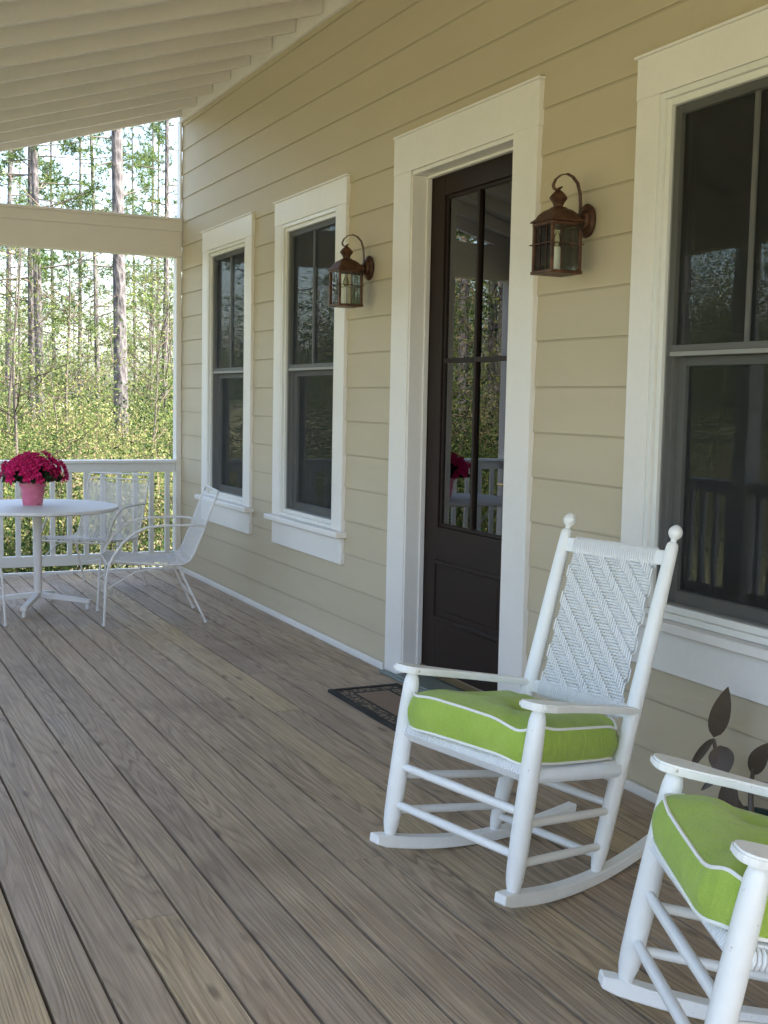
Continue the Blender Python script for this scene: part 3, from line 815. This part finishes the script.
chB=copy_tree(chA); tag(chB,'white rocking chair cut off by the lower right corner of the photo','rocking chair','white rocking chairs')
TB=(-.957,1.799,1.175,.157)
chB.location=(TB[0],TB[1]-.008,.008); chB.rotation_euler=(TB[3],0,TB[2])
for ch,lab,sd_ in ((chA,'lime green box cushion with white piping on the rocking chair beside the door',1),(chB,'lime green box cushion with white piping on the nearer, cut off rocking chair',2)):
    cu=cushion_make(.525,.425,.485,.094,sd_); tag(cu,lab,'cushion','green chair cushions')
    mm=Matrix.Translation(ch.location)@ch.rotation_euler.to_matrix().to_4x4()@Matrix.Translation((-.004,-.018 if sd_==1 else -.010,.388 if sd_==1 else .393))@Matrix.Rotation(.06 if sd_==1 else -.03,4,'Z')@Matrix.Rotation(.045,4,'X')
    cu.location=mm.to_translation(); cu.rotation_euler=mm.to_euler()

# ------------------------------------------------------------------ patio table, pot, metal chairs
tb=empty('patio_table',(-1.36,7.87,.0),label='round white metal pedestal table near the end railing, holding the pink flowers',cat='table')
q=MB(); q.lathe([(.0001,.641),(.46,.641),(.497,.644),(.507,.650),(.509,.660),(.505,.668),(.495,.671),(.0001,.672)],64); q.build('tabletop',M['metalwhite'],tb,smooth=True)
q=MB(); q.lathe([(.032,.075),(.0265,.08),(.0265,.616),(.06,.626),(.075,.640)],20); q.build('pedestal',M['metalwhite'],tb,smooth=True)
for k in range(4):
    a=math.radians(-25+90*k); ca,sa=math.cos(a),math.sin(a)
    q=MB(); P=lambda u_,v_,z:(u_*ca-v_*sa,u_*sa+v_*ca,z); w=.02
    q.add([P(.02,-w,.075),P(.02,w,.075),P(.02,w,.110),P(.02,-w,.110),P(.335,-w,.040),P(.335,w,.040),P(.335,w,.066),P(.335,-w,.066)],[(0,1,2,3),(7,6,5,4),(0,4,5,1),(1,5,6,2),(2,6,7,3),(3,7,4,0)])
    f_=q.build('foot',M['metalwhite'],tb,bevel=.003)
    q=MB(); q.lathe([(.012,.001),(.013,.01),(.010,.041)],10,P(.318,0,0)); q.build('glide',M['metalwhite'],f_)
fp=empty('flower_pot',(-1.385,7.90,.6725),label='pink pot of magenta azaleas on the round white table',cat='potted plant')
q=MB(); q.lathe([(.0001,0),(.060,0),(.062,.004),(.076,.115),(.081,.118),(.083,.146),(.078,.147),(.074,.130),(.0001,.128)],28); q.build('pot',M['pot'],fp,smooth=True)
def leaf_cards(C, size, aspect=.45, up=.3, fold=False):
    """diamond leaf quads around centres C (n,3)"""
    n=len(C); d=RNG.normal(size=(n,3)); d[:,2]+=up; d/=np.linalg.norm(d,axis=1)[:,None]
    e=RNG.normal(size=(n,3)); e-=d*(e*d).sum(1)[:,None]; e/=np.linalg.norm(e,axis=1)[:,None]
    s=(size*RNG.uniform(.6,1.3,n))[:,None]
    V=np.stack([C-d*s*.5, C+e*s*aspect*.5, C+d*s*.5, C-e*s*aspect*.5],1).reshape(-1,3)
    F=np.arange(4*n).reshape(n,4); return V,F
n=2600; u=RNG.normal(size=(n,3)); u/=np.linalg.norm(u,axis=1)[:,None]; u[:,2]=np.abs(u[:,2])*1.0-.15
rr=RNG.uniform(.55,.98,n)[:,None]; C_=u*rr*np.array([.185,.185,.13])+np.array([0,0,.175])
V,F=leaf_cards(C_,.045,.5); np_mesh('foliage',V,F,RNG.uniform(0,1,n),M['azleaf'],fp)
# one azalea blossom: ruffled five petal flower
def blossom_mb():
    q=MB()
    for k in range(5):
        a=2*PI*k/5; 
        for lay,(sc,lift) in enumerate(((1,.0),(.65,.008))):
            a2=a+lay*.6; P=lambda r_,da,z:(r_*sc*math.cos(a2+da),r_*sc*math.sin(a2+da),z+lift)
            q.add([(0,0,0.0+lift),P(.018,-.55,.010),P(.033,-.32,.016),P(.036,0,.010),P(.033,.32,.016),P(.018,.55,.010),P(.02,0,.006)],
                  [(0,1,6),(1,2,6),(2,3,6),(3,4,6),(4,5,6),(5,0,6)],random.random())
    return q
bl=None; cnt=0
for i in range(98):
    ph=i*2.39996; zz=1-(i+.5)/98*1.12; r_=math.sqrt(max(0,1-zz*zz))
    d_=Vector((r_*math.cos(ph),r_*math.sin(ph),zz)); 
    if random.random()<(.55 if zz<.3 else .10): continue
    bump_=1+.13*math.sin(3*ph+1)+random.uniform(-.09,.09); p=Vector((d_.x*.182*bump_,d_.y*.182*bump_,.180+d_.z*.125*bump_))
    if bl is None: bl=blossom_mb().build('blossom',M['petal'],fp); o=bl
    else: o=bl.copy(); COL.objects.link(o)
    o.location=p; o.rotation_euler=d_.to_track_quat('Z','Y').to_euler(); s_=random.uniform(.75,1.15); o.scale=(s_,s_,s_)

def patio_chair():
    """faces local -x ; width along y; origin on floor under the seat centre"""
    r=empty('patio_chair'); mt=M['metalwhite']; hw=.245
    # sheet profile (x,z): seat front lip -> seat -> bend -> back top
    prof=[(-.285,.368),(-.272,.386),(-.245,.392),(-.15,.380),(-.02,.366),(.10,.360),(.165,.364),(.205,.385),(.230,.425),(.282,.55),(.332,.69),(.372,.790)]
    # edge rod frame
    for nm,pp in (('side_rod',prof),):
        for s in (-1,1):
            q=MB(); q.tube([(x,s*hw,z) for x,z in pp],.0065,8); q.build('side_rod',mt,r,smooth=True)
    q=MB(); x,z=prof[-1]; q.tube([(x,-hw,z),(x+.006,-hw+.01,z+.012),(x+.008,-hw+.03,z+.018),(x+.008,hw-.03,z+.018),(x+.006,hw-.01,z+.012),(x,hw,z)],.0065,8); q.build('top_rod',mt,r,smooth=True); q=MB(); q.tube([(x-.012,-hw,z-.02),(x-.012,hw,z-.02)],.005,8); q.build('cross_rod',mt,r,smooth=True); q=MB(); q.tube([(prof[0][0],-hw,prof[0][1]),(prof[0][0],hw,prof[0][1])],.006,8); q.build('cross_rod',mt,r,smooth=True)
    # expanded-metal sheet: diagonal strands in both directions
    ds=[0]
    for a,b_ in zip(prof,prof[1:]): ds.append(ds[-1]+math.hypot(b_[0]-a[0],b_[1]-a[1]))
    Lt=ds[-1]-.03
    def at(s_):
        s_=min(max(s_,0),ds[-1]-1e-6)
        for i in range(len(ds)-1):
            if ds[i]<=s_<=ds[i+1]:
                t=(s_-ds[i])/(ds[i+1]-ds[i]); return prof[i][0]+(prof[i+1][0]-prof[i][0])*t, prof[i][1]+(prof[i+1][1]-prof[i][1])*t
        return prof[-1]
    def nrm(s_):
        a=at(s_-.01);b_=at(s_+.01); t=Vector((b_[0]-a[0],0,b_[1]-a[1])).normalized(); return Vector((-t.z,0,t.x))
    vs=[];fs=[]; 
    pitch=.020; w=.0043
    for sg in (1,-1):
        k=-int(Lt/pitch)-2
        while k*pitch< Lt+2*hw+.1:
            pts=[]; steps=int(2*hw/.02)
            for j in range(steps+1):
                yy=-hw+2*hw*j/steps; ss=k*pitch+sg*(yy+hw)*1.6 if sg>0 else k*pitch+(hw-yy)*1.6-0
                pts.append((yy,ss))
            run=[]
            for yy,ss in pts:
                if 0<=ss<=Lt: run.append((yy,ss))
            if len(run)>1:
                b_=len(vs)
                for yy,ss in run:
                    x_,z_=at(ss); nn=nrm(ss)*.0015*(1 if sg>0 else 1); tx=nrm(ss); tt=Vector((tx.z,0,-tx.x))
                    c=Vector((x_,yy,z_))+nn*sg
                    vs.extend([c-tt*w,c+tt*w])
                for j in range(len(run)-1): fs.append((b_+2*j,b_+2*j+1,b_+2*j+3,b_+2*j+2))
            k+=1
    q=MB(); q.add(vs,fs); q.build('mesh_sheet',mt,r)
    for s in (-1,1):
        # arm loop: from back, forward, curving down into the front leg
        q=MB(); y=s*(hw+.018)
        pts=[(.292,s*hw,.592),(.27,y,.600),(.20,y,.606),(.02,y,.602),(-.06,y,.592),(-.13,y,.560),(-.20,y,.500),(-.255,y,.420),(-.285,y,.350),(-.298,y,.25),(-.310,y,.012)]
        q.tube(pts,.0075,8); a_=q.build('arm_rod',mt,r,smooth=True)
        q=MB(); q.lathe([(.010,.0005),(.012,.004),(.011,.016)],10,(-.310,y,0)); q.build('foot_cap',mt,a_)
        q=MB(); q.tube([(.135,s*(hw-.01),.358),(.30,s*(hw+.01),.012)],.0075,8); a_=q.build('rear_leg',mt,r,smooth=True)
        q=MB(); q.lathe([(.010,.0005),(.012,.004),(.011,.016)],10,(.303,s*(hw+.01),0)); q.build('foot_cap',mt,a_)
        q=MB(); q.tube([(-.30,s*(hw+.01),.22),(-.12,s*(hw-.02),.32),(.13,s*(hw-.02),.356)],.005,6); q.build('brace_rod',mt,r,smooth=True); q=MB(); q.tube([(.135,s*(hw-.01),.355),(.05,s*(hw-.06),.352),(-.23,s*(hw-.02),.372)],.005,6); q.build('brace_rod',mt,r,smooth=True)
    q=MB(); q.tube([(.135,-hw+.01,.352),(.12,0,.345),(.135,hw-.01,.352)],.0065,8); q.build('cross_rod',mt,r,smooth=True); q=MB(); q.tube([(-.2,-hw,.375),(-.2,hw,.375)],.005,6); q.build('cross_rod',mt,r,smooth=True); q=MB(); q.tube([(.235,-hw,.15),(.20,0,.20),(.235,hw,.15)],.005,6); q.build('cross_rod',mt,r,smooth=True)
    return r
pc=patio_chair(); tag(pc,'white wire mesh armchair nearest the house wall, seen side on','patio chair','white metal patio chairs')
pc.location=(-.755,7.35,0); pc.rotation_euler=(0,0,math.radians(-8))
p2=copy_tree(pc); tag(p2,'white wire mesh armchair behind the table against the end railing','patio chair','white metal patio chairs')
p2.location=(-.86,8.55,0); p2.rotation_euler=(0,0,math.radians(48))
p3=copy_tree(pc); tag(p3,'white wire mesh armchair cut off by the left edge of the photo','patio chair','white metal patio chairs')
p3.location=(-1.93,7.62,0); p3.rotation_euler=(0,0,math.radians(176))

# ------------------------------------------------------------------ dark leaved plant by the wall
pl=empty('potted_plant',(-.17,2.64,0),label='dark broad-leaved plant in a dark pot between the second rocking chair and wall',cat='potted plant')
q=MB(); q.lathe([(.0001,.001),(.075,.001),(.10,.15),(.105,.152),(.107,.175),(.098,.175),(.095,.16),(.0001,.16)],24); q.build('pot',M['darkpot'],pl,smooth=True)
def bigleaf(base, d, nrm_, L, W, mt=M['darkleaf'], cup=.15):
    base=Vector(base); d=Vector(d).normalized(); nv=Vector(nrm_); nv=(nv-d*nv.dot(d)).normalized(); sd=d.cross(nv)
    L*=.92; W*=.82
    vs=[];fs=[];n=10
    for i in range(n+1):
        t=i/n; w=W*math.sin(PI*min(1,t**.8))**.75*.5 if 0<t<1 else .001
        c=base+d*(L*t)+nv*(-.12*L*(t-.5)**2)
        for k in (-1,-.5,0,.5,1): vs.append(c+sd*(w*k)+nv*(cup*abs(k)*w))
    for i in range(n):
        for k in range(4): fs.append((5*i+k,5*i+k+1,5*i+k+6,5*i+k+5))
    th=[v-nv*.0025 for v in vs]; m_=len(vs)
    fs2=[tuple(m_+q_ for q_ in f[::-1]) for f in fs]
    q=MB(); q.add(vs+th,fs+fs2); return q.build('leaf',mt,pl,smooth=True)
PL=Vector((-.17,2.56,.015))
def rel(y,z,x=-.15): return Vector((x,y,z))-PL
def stem(a,b_,c,r0=.010,r1=.006):
    q=MB(); P=[]
    for i in range(9):
        t=i/8; P.append(Vector(a)*(1-t)**2+Vector(b_)*2*t*(1-t)+Vector(c)*t*t)
    q.tube(P,[r0+(r1-r0)*i/8 for i in range(9)],8); return q.build('stem',M['darkleaf'],pl,smooth=True)
stem((0,0,.16),rel(2.72,.24),rel(2.765,.372))
bigleaf(rel(2.765,.375),(0,-.06,.19),(-1,-1.0,0),.195,.075)
bigleaf(rel(2.735,.36),(-.02,-.05,-.09),(-1,-.8,.3),.105,.095)
bigleaf(rel(2.77,.372),(0,.13,-.16),(-1,-.2,.4),.19,.038)
stem((0,0,.16),rel(2.70,.20),rel(2.72,.275))
bigleaf(rel(2.725,.27),(0,.12,-.10),(-1,0,.6),.13,.035)
bigleaf(rel(2.70,.26),(-.02,.0,-.16),(-1,0,.3),.15,.05)
bigleaf(rel(2.69,.27),(-.04,-.09,-.11),(-1,0,.5),.15,.06)
stem((0,0,.16),rel(2.60,.26),rel(2.585,.33))
bigleaf(rel(2.60,.31),(-.02,-.08,.10),(-1,-.3,0),.17,.07)
bigleaf(rel(2.57,.30),(-.1,-.1,.02),(0,0,1),.17,.08)
bigleaf((0,0,.17),(-.1,-.05,.02),(0,0,1),.16,.08)
bigleaf((0,0,.17),(.02,-.15,.05),(0,0,1),.16,.08)

# ------------------------------------------------------------------ the wood
GZ=-.75
def grow(mb, p, d, L, r, depth, tips, spread=.6, seg=4, kids=3, rnd=random):
    pts=[p]; rs=[r]; dd_=d.copy()
    for i in range(seg):
        dd_=(dd_+Vector([rnd.uniform(-.18,.18) for _ in range(3)])).normalized()
        p=p+dd_*(L/seg); pts.append(p); rs.append(r*(1-.55*(i+1)/seg))
    mb.tube(pts,rs,4 if r<.02 else 6,cap=False,val=rnd.random())
    tips.append((pts[-1],depth)); tips.append((pts[len(pts)//2],depth))
    if depth<=0: return
    for k in range(kids):
        t=rnd.uniform(.3,1); i=min(int(t*seg),seg-1); q=pts[i].lerp(pts[i+1],t*seg-i)
        nd=(dd_+Vector([rnd.uniform(-spread,spread)*1.5 for _ in range(3)])+Vector((0,0,.1))).normalized()
        grow(mb,q,nd,L*rnd.uniform(.5,.75),rs[i]*.6,depth-1,tips,spread,seg,kids,rnd)

# pine variants -------------------------------------------------
def pine_meshes(seed, H=17, r=.14, low=4.5, dens=1.0):
    rnd=random.Random(seed); rs=np.random.default_rng(seed)
    tr=MB(); P=[];R_=[]
    ph=rnd.uniform(0,6)
    for i in range(15):
        t=i/14; P.append((.10*math.sin(ph+t*3)*t,.10*math.cos(ph+2.3*t)*t,H*t)); R_.append(r*(1.22-.22*min(1,t*12))*(1-.72*t))
    tr.tube(P,R_,12,val=.5)
    trunk=tr
    br=MB(); cents=[]; dirs=[]
    z=low*.45
    while z<H-.2:
        dead = z<low
        i=z/H; a=rnd.uniform(0,2*PI)
        x0=.10*math.sin(ph+i*3)*i; y0=.10*math.cos(ph+2.3*i)*i
        L=(rnd.uniform(.3,1.1) if dead else (1-((z-low)/(H-low)))**.6*rnd.uniform(1.4,2.9)+.35)
        d=Vector((math.cos(a),math.sin(a),rnd.uniform(-.1,.35) if not dead else rnd.uniform(-.3,.3))).normalized()
        pts=[Vector((x0,y0,z))]; dd_=d
        for k in range(5):
            dd_=(dd_+Vector([rnd.uniform(-.15,.15),rnd.uniform(-.15,.15),rnd.uniform(-.1,.16)])).normalized(); pts.append(pts[-1]+dd_*L/5)
        br.tube(pts,[max(.028*(1-k/6)*(1-.4*i),.006) for k in range(6)],4,cap=False,val=rnd.random())
        if not dead:
            for k in range(int(16*dens)):
                t=rnd.uniform(.45,1); j=min(int(t*5),4); q=pts[j].lerp(pts[j+1],t*5-j)+Vector([rnd.gauss(0,.14) for _ in range(3)])
                cents.append(q); dirs.append(dd_)
            z+=rnd.uniform(.16,.42)
        else: z+=rnd.uniform(.25,.8)
    # needle tufts: fans of thin blades
    C=np.array([tuple(c) for c in cents]); m_=len(C); k=15
    C2=np.repeat(C,k,0); D=rs.normal(size=(m_*k,3)); D[:,2]+=.35; D/=np.linalg.norm(D,axis=1)[:,None]
    E_=rs.normal(size=(m_*k,3)); E_-=D*(E_*D).sum(1)[:,None]; E_/=np.linalg.norm(E_,axis=1)[:,None]
    L=rs.uniform(.14,.26,m_*k)[:,None]; w=.010
    V=np.stack([C2-E_*w,C2+E_*w,C2+D*L],1).reshape(-1,3); F=np.arange(3*m_*k).reshape(-1,3)
    val=np.clip(np.repeat(rs.uniform(0,1,m_),k)*.6+rs.uniform(0,.4,m_*k),0,1)
    return trunk,br,(V,F,val)
PINES=[]
hold=[]
def make_pine(i,seed,H,r,low,dens):
    t,b_,(V,F,val)=pine_meshes(seed,H,r,low,dens)
    root=empty('pine_tree')
    t.build('trunk',M['bark'],root,smooth=True); b_.build('branches',M['brownbark'],root,smooth=True)
    np_mesh('crown',V,F,val,M['needle'],root)
    return root
PINES=[make_pine(0,3,18,.155,7.5,1.0),make_pine(1,8,16,.115,4.2,1.1),make_pine(2,21,14,.085,3.2,1.2),make_pine(3,33,19,.20,8.5,1.0)]
used=[False]*8
def place(lst,k,x,y,rz,label,cat,group,sc=1.0,tilt=(0,0),flag=None):
    global used
    src=lst[k]; key=id(src)
    if key not in flag: flag.add(key); o=src
    else: o=copy_tree(src)
    o.location=(x,y,GZ); o.rotation_euler=(tilt[0],tilt[1],rz); o.scale=(sc,sc,sc)
    tag(o,label,cat,group); return o
FL=set()
kx=lambda px: .1363+.0008*px
def VX(px,Y): return -2.66+Y*kx(px)
GP='pines of the wood beyond the porch'
view=[ # px, Y, variant, scale, tilt_y, label
 (123,25,0,1.0,-.022,'thickest pale grey pine trunk, leaning slightly, nearest beyond the end railing'),
 (33,31,1,1.0,.01,'slim pine trunk leftmost of the close pair at left of the porch opening'),
 (41,30,1,1.05,.015,'slim pale pine trunk rightmost of the close pair at left of the opening'),
 (98,33,2,.95,-.02,'thin dark pine trunk just left of the thickest trunk'),
 (79,37,2,.9,0,'thin pine trunk midway between the close pair and the thickest trunk'),
 (56,43,2,.95,.02,'faint thin pine trunk just right of the close pair, far back'),
 (137,41,2,.85,.02,'faint thin pine trunk just right of the thickest trunk, far back'),
 (166,34,1,.9,.012,'thin pine trunk closest to the house corner'),
 (153,48,1,.9,-.012,'distant pine trunk between the thickest trunk and the house corner'),
 (8,40,1,1.0,-.015,'pine trunk at the very left edge of the photo'),
]
for i,(px,Y,k,sc,ti,lab) in enumerate(view):
    place(PINES,k,VX(px,Y),Y,i*1.7+.3,lab,'tree',GP,sc,(0,ti),FL)
# the wood beyond and along the open side: seen between the trunks and mirrored in the door and window glass
side=[(-11.2,25.2,0,.95),(-12.6,26.0,1,1.15),(-11.9,28.0,3,.8),(-14.6,29.5,0,1.0)]
rs=random.Random(5)
for k in range(26):
    a=rs.uniform(12,88); d_=rs.uniform(13,34); side.append((-2.66-d_*math.sin(math.radians(a)),1+d_*math.cos(math.radians(a)),rs.randrange(4),rs.uniform(.85,1.1)))
for x,y,k,sc in side:
    place(PINES,k,x,y,rs.uniform(0,6),'pine standing in the wood off the open side of the porch, mirrored in the glass','tree','pines off the open side of the porch',sc,(rs.uniform(-.02,.02),rs.uniform(-.02,.02)),FL)
for k in range(5):
    Y=rs.uniform(44,75); px=rs.uniform(-150,260)
    place(PINES,rs.choice([1,2,0]),VX(px,Y),Y,rs.uniform(0,6),'distant pine in the back of the wood behind the end railing','tree','distant pines behind the end railing',rs.uniform(.85,1.1),(0,rs.uniform(-.02,.02)),FL)

# leafy and bare saplings
def sapling(seed,H,leafy,nl=2600,lsize=.075):
    rnd=random.Random(seed); mb=MB(); tips=[]
    p=Vector((0,0,0)); pts=[p]; d=Vector((rnd.uniform(-.1,.1),rnd.uniform(-.1,.1),1)).normalized(); r=.035*H/5
    for i in range(8):
        d=(d+Vector((rnd.uniform(-.1,.1),rnd.uniform(-.1,.1),.06))).normalized(); p=p+d*H/8; pts.append(p)
    root=empty('sapling')
    t=MB(); t.tube(pts,[r*(1-.85*i/8) for i in range(9)],7,val=.4); t.build('trunk',M['brownbark'],root,smooth=True)
    for k in range(11 if leafy else 18):
        i=rnd.randrange(1,8); q=pts[i].lerp(pts[i+1],rnd.random()) ; a=rnd.uniform(0,6.28)
        grow(mb,q,Vector((math.cos(a),math.sin(a),rnd.uniform(.2,.9))).normalized(),rnd.uniform(.6,1.5)*H/5,r*.32,2,tips,.6,3,3,rnd)
    mb.build('branches',M['twig'],root)
    if leafy:
        T=np.array([tuple(t_[0]) for t_ in tips]); n=nl; C=T[RNG.integers(0,len(T),n)]+RNG.normal(size=(n,3))*.10
        V,F=leaf_cards(C,lsize,.5); np_mesh('foliage',V,F,RNG.uniform(0,1,n),M['sapleaf'],root)
    return root
SAP=[sapling(1,4.6,True,2200,.055),sapling(2,3.6,True,1900,.052),sapling(3,5.5,True,1900,.06)]
BARE=[sapling(4,4.5,False),sapling(5,3.8,False)]
SF=set()
sv=[(18,18,0,'yellow-green sapling behind the table flowers, left in the opening'),(5,24,2,'tall yellow-green sapling at the left edge of the opening'),(60,23,1,'small leafy sapling between the slim pair and the thickest trunk'),
    (112,28,0,'leafy sapling left of the thickest trunk base'),(150,19,1,'dark leafy sapling near the house corner'),(142,30,2,'tall leafy sapling right of the thickest trunk'),(170,26,0,'leafy sapling brushing the porch corner trim'),(88,35,2,'leafy sapling far back, mid opening')]
for px,Y,k,lab in sv: place(SAP,k,VX(px,Y),Y,px*.37,lab,'tree','leafy saplings of the wood',1.0,(0,0),SF)
bv=[(70,24,0,'bare twiggy sapling spreading tan twigs left of the thickest trunk'),(92,30,1,'bare pale sapling beside the thickest trunk'),(55,34,0,'bare twiggy sapling far back right of the slim pair'),(145,27,1,'bare twiggy sapling right of the thickest trunk'),(115,38,0,'bare sapling in the distance behind the thickest trunk')]
for px,Y,k,lab in bv[:1]+bv[3:]: place(BARE,k,VX(px,Y),Y,px*.9,lab,'tree','bare saplings of the wood',1.25,(0,0),SF)
for k in range(34):
    a=rs.uniform(5,80); d_=rs.uniform(11,28); leafy=rs.random()<.7
    if 18<a<50 and d_<19: continue
    place(SAP if leafy else BARE, rs.randrange(3 if leafy else 2), -2.66-d_*math.sin(math.radians(a)),1+d_*math.cos(math.radians(a)),rs.uniform(0,6),
      'leafy sapling off the open side of the porch' if leafy else 'bare sapling off the open side of the porch','tree','saplings off the open side',rs.uniform(.8,1.2),(0,0),SF)
for k in range(13):
    Y=rs.uniform(24,55); px=rs.uniform(-120,240); leafy=rs.random()<.85
    place(SAP if leafy else BARE, rs.randrange(3 if leafy else 2), VX(px,Y),Y,rs.uniform(0,6),
      'leafy sapling deep in the wood behind the end railing' if leafy else 'bare sapling deep in the wood behind the end railing','tree','saplings deep in the wood',rs.uniform(1,1.6),(0,0),SF)

# underbrush (stuff): leaf cards on hundreds of overlapping clumps
def clump_field(spots, per, lsize, name, matr, flat=.8):
    Vs=[];Fs=[];vals=[];off=0
    for (x,y,r_,h) in spots:
        n=int(per*r_*r_*h)
        if n<20: n=20
        sub=RNG.integers(5,11); cc=RNG.normal(size=(sub,3))*np.array([r_*.42,r_*.42,h*.22]); cc[:,2]=np.abs(cc[:,2])+h*.45
        w=RNG.integers(0,sub,n); C=cc[w]+RNG.normal(size=(n,3))*np.array([r_*.24,r_*.24,h*.20])
        C[:,2]=np.abs(C[:,2]); C+=np.array([x,y,GZ])
        V,F=leaf_cards(C,lsize,.45,.2); Vs.append(V);Fs.append(F+off);off+=len(V)
        tone=np.clip(RNG.normal(.47,.26),.03,.97); subt=RNG.normal(0,.16,sub)
        vals.append(np.clip(tone+subt[w]+RNG.normal(0,.09,n),0,1))
    return np_mesh(name,np.concatenate(Vs),np.concatenate(Fs),np.concatenate(vals),matr)
sp=[]
# behind the end railing
for k in range(230):
    Y=10.9+ (rs.random()**1.4)*26; x=VX(rs.uniform(-170,230),Y)
    if x>-.2 and Y<12: continue
    sp.append((x,Y,rs.uniform(.6,1.4),rs.uniform(.75,1.35)+ .022*(Y-10)))
for k in range(190):
    a=rs.uniform(-2,88); d_=rs.uniform(8.5,22)
    sp.append((-2.66-d_*math.sin(math.radians(a)),2+d_*math.cos(math.radians(a)),rs.uniform(.7,1.5),rs.uniform(.8,1.7)))
for k in range(70):
    Y=rs.uniform(11,34); sp.append((2.84-Y*.57+rs.uniform(-2.2,2.2),Y,rs.uniform(.7,1.4),rs.uniform(1.2,2.0)))
sp=[s for s in sp if not(s[0]>-4.6 and s[1]<10.4)]
mid=[]
for k in range(75):
    Y=rs.uniform(21,42); mid.append((VX(rs.uniform(-120,230),Y),Y,rs.uniform(.9,1.9),rs.uniform(1.3,2.7)))
for k in range(110):
    Y=rs.uniform(15,40); mid.append((2.84-Y*rs.uniform(.40,1.3),Y,rs.uniform(.9,2.0),rs.uniform(2.2,5.0)))
for k in range(46): sp.append((rs.uniform(-6,1.5),rs.uniform(10.0,11.6),rs.uniform(.35,.6),rs.uniform(.5,.9)))
ub=clump_field(sp,900,.050,'underbrush',M['bushleaf']); tag(ub,'dense mottled yellow-green underbrush filling the wood floor','underbrush',None,'stuff')
mb_=clump_field(mid,150,.085,'tall_thicket',M['bushleaf']); tag(mb_,'taller soft green thicket standing between the pine trunks deeper in the wood','thicket',None,'stuff')
# twigs through the brush
tw=MB()
for k in range(900):
    s_=rs.choice(sp); x=s_[0]+rs.gauss(0,s_[2]*.4); y=s_[1]+rs.gauss(0,s_[2]*.4); h=s_[3]*rs.uniform(.7,1.5)
    a=rs.uniform(0,6.28); l=rs.uniform(.1,.6); p0=Vector((x,y,GZ)); p1=p0+Vector((l*math.cos(a)*.5,l*math.sin(a)*.5,h*.6)); p2_=p0+Vector((l*math.cos(a),l*math.sin(a),h))
    tw.tube([p0,p1,p2_],[.009,.007,.003],3,cap=False,val=rs.random())
tag(tw.build('brush_twigs',M['twig']),'thin tan twigs standing up through the underbrush','twigs',None,'stuff')
# far-off wood
sp2=[]
for k in range(150):
    a=rs.uniform(-40,95); d_=rs.uniform(52,85)
    sp2.append((-2.66-d_*math.sin(math.radians(a)),d_*math.cos(math.radians(a)),rs.uniform(2.5,5),rs.uniform(3,7.5) if a<20 else rs.uniform(6,14)))
fo=clump_field(sp2,16,.22,'far_wood',M['farleaf']); tag(fo,'hazy far-off mass of mixed green wood behind the nearer trunks','wood',None,'stuff')

# ------------------------------------------------------------------ light, camera
w=bpy.data.worlds.new('World'); S.world=w; w.use_nodes=True; nt=w.node_tree
sky=nt.nodes.new('ShaderNodeTexSky'); sky.sky_type='NISHITA'; sky.sun_disc=False
sd_=Vector((.47,-.42,.88)).normalized()
el=math.asin(sd_.z); az=math.atan2(sd_.x,sd_.y)
sky.sun_elevation=el; sky.sun_rotation=az; sky.air_density=1.0; sky.dust_density=4; sky.ozone_density=1.0
nt.links.new(sky.outputs[0],nt.nodes['Background'].inputs[0]); nt.nodes['Background'].inputs[1].default_value=.13
L=bpy.data.lights.new('sun','SUN'); L.energy=2.8; L.angle=math.radians(.5); L.color=(1,.94,.84)
lo=bpy.data.objects.new('sun',L); COL.objects.link(lo); lo.rotation_euler=sd_.to_track_quat('Z','Y').to_euler()

cam=bpy.data.cameras.new('camera'); co=bpy.data.objects.new('camera',cam); COL.objects.link(co)
R=Matrix(((0.903,-0.022,0.430),(-0.430,-0.092,0.898),(0.019,-0.995,-0.093)))
def camrot():
    F_=1200.; c=(384.,512.); VP=(-190.,389.); roll=.0195
    yv=Vector((VP[0]-c[0],VP[1]-c[1],F_)).normalized(); p2=Vector((VP[0]+1000-c[0],VP[1]+1000*roll-c[1],F_))
    up=p2.cross(yv).normalized()
    if up.y>0: up=-up
    xv=yv.cross(up)
    return Matrix((xv,yv,up))
R=camrot()
X=R@Vector((1,0,0)); Y=R@Vector((0,-1,0)); Z=R@Vector((0,0,-1))
mw=Matrix((X,Y,Z)).transposed().to_4x4(); mw.translation=(-2.66,0,1.385)
co.matrix_world=mw
cam.sensor_fit='VERTICAL'; cam.sensor_height=36; cam.lens=1200/1024*36; cam.clip_end=2000; cam.clip_start=.02
S.camera=co
S.render.resolution_x=768; S.render.resolution_y=1024
S.view_settings.view_transform='Standard'; S.view_settings.look='None'; S.view_settings.exposure=3.2; S.view_settings.gamma=1
S.view_settings.use_curve_mapping=False
try:
    S.cycles.transparent_max_bounces=24; S.cycles.max_bounces=10; S.cycles.diffuse_bounces=5
except Exception: pass
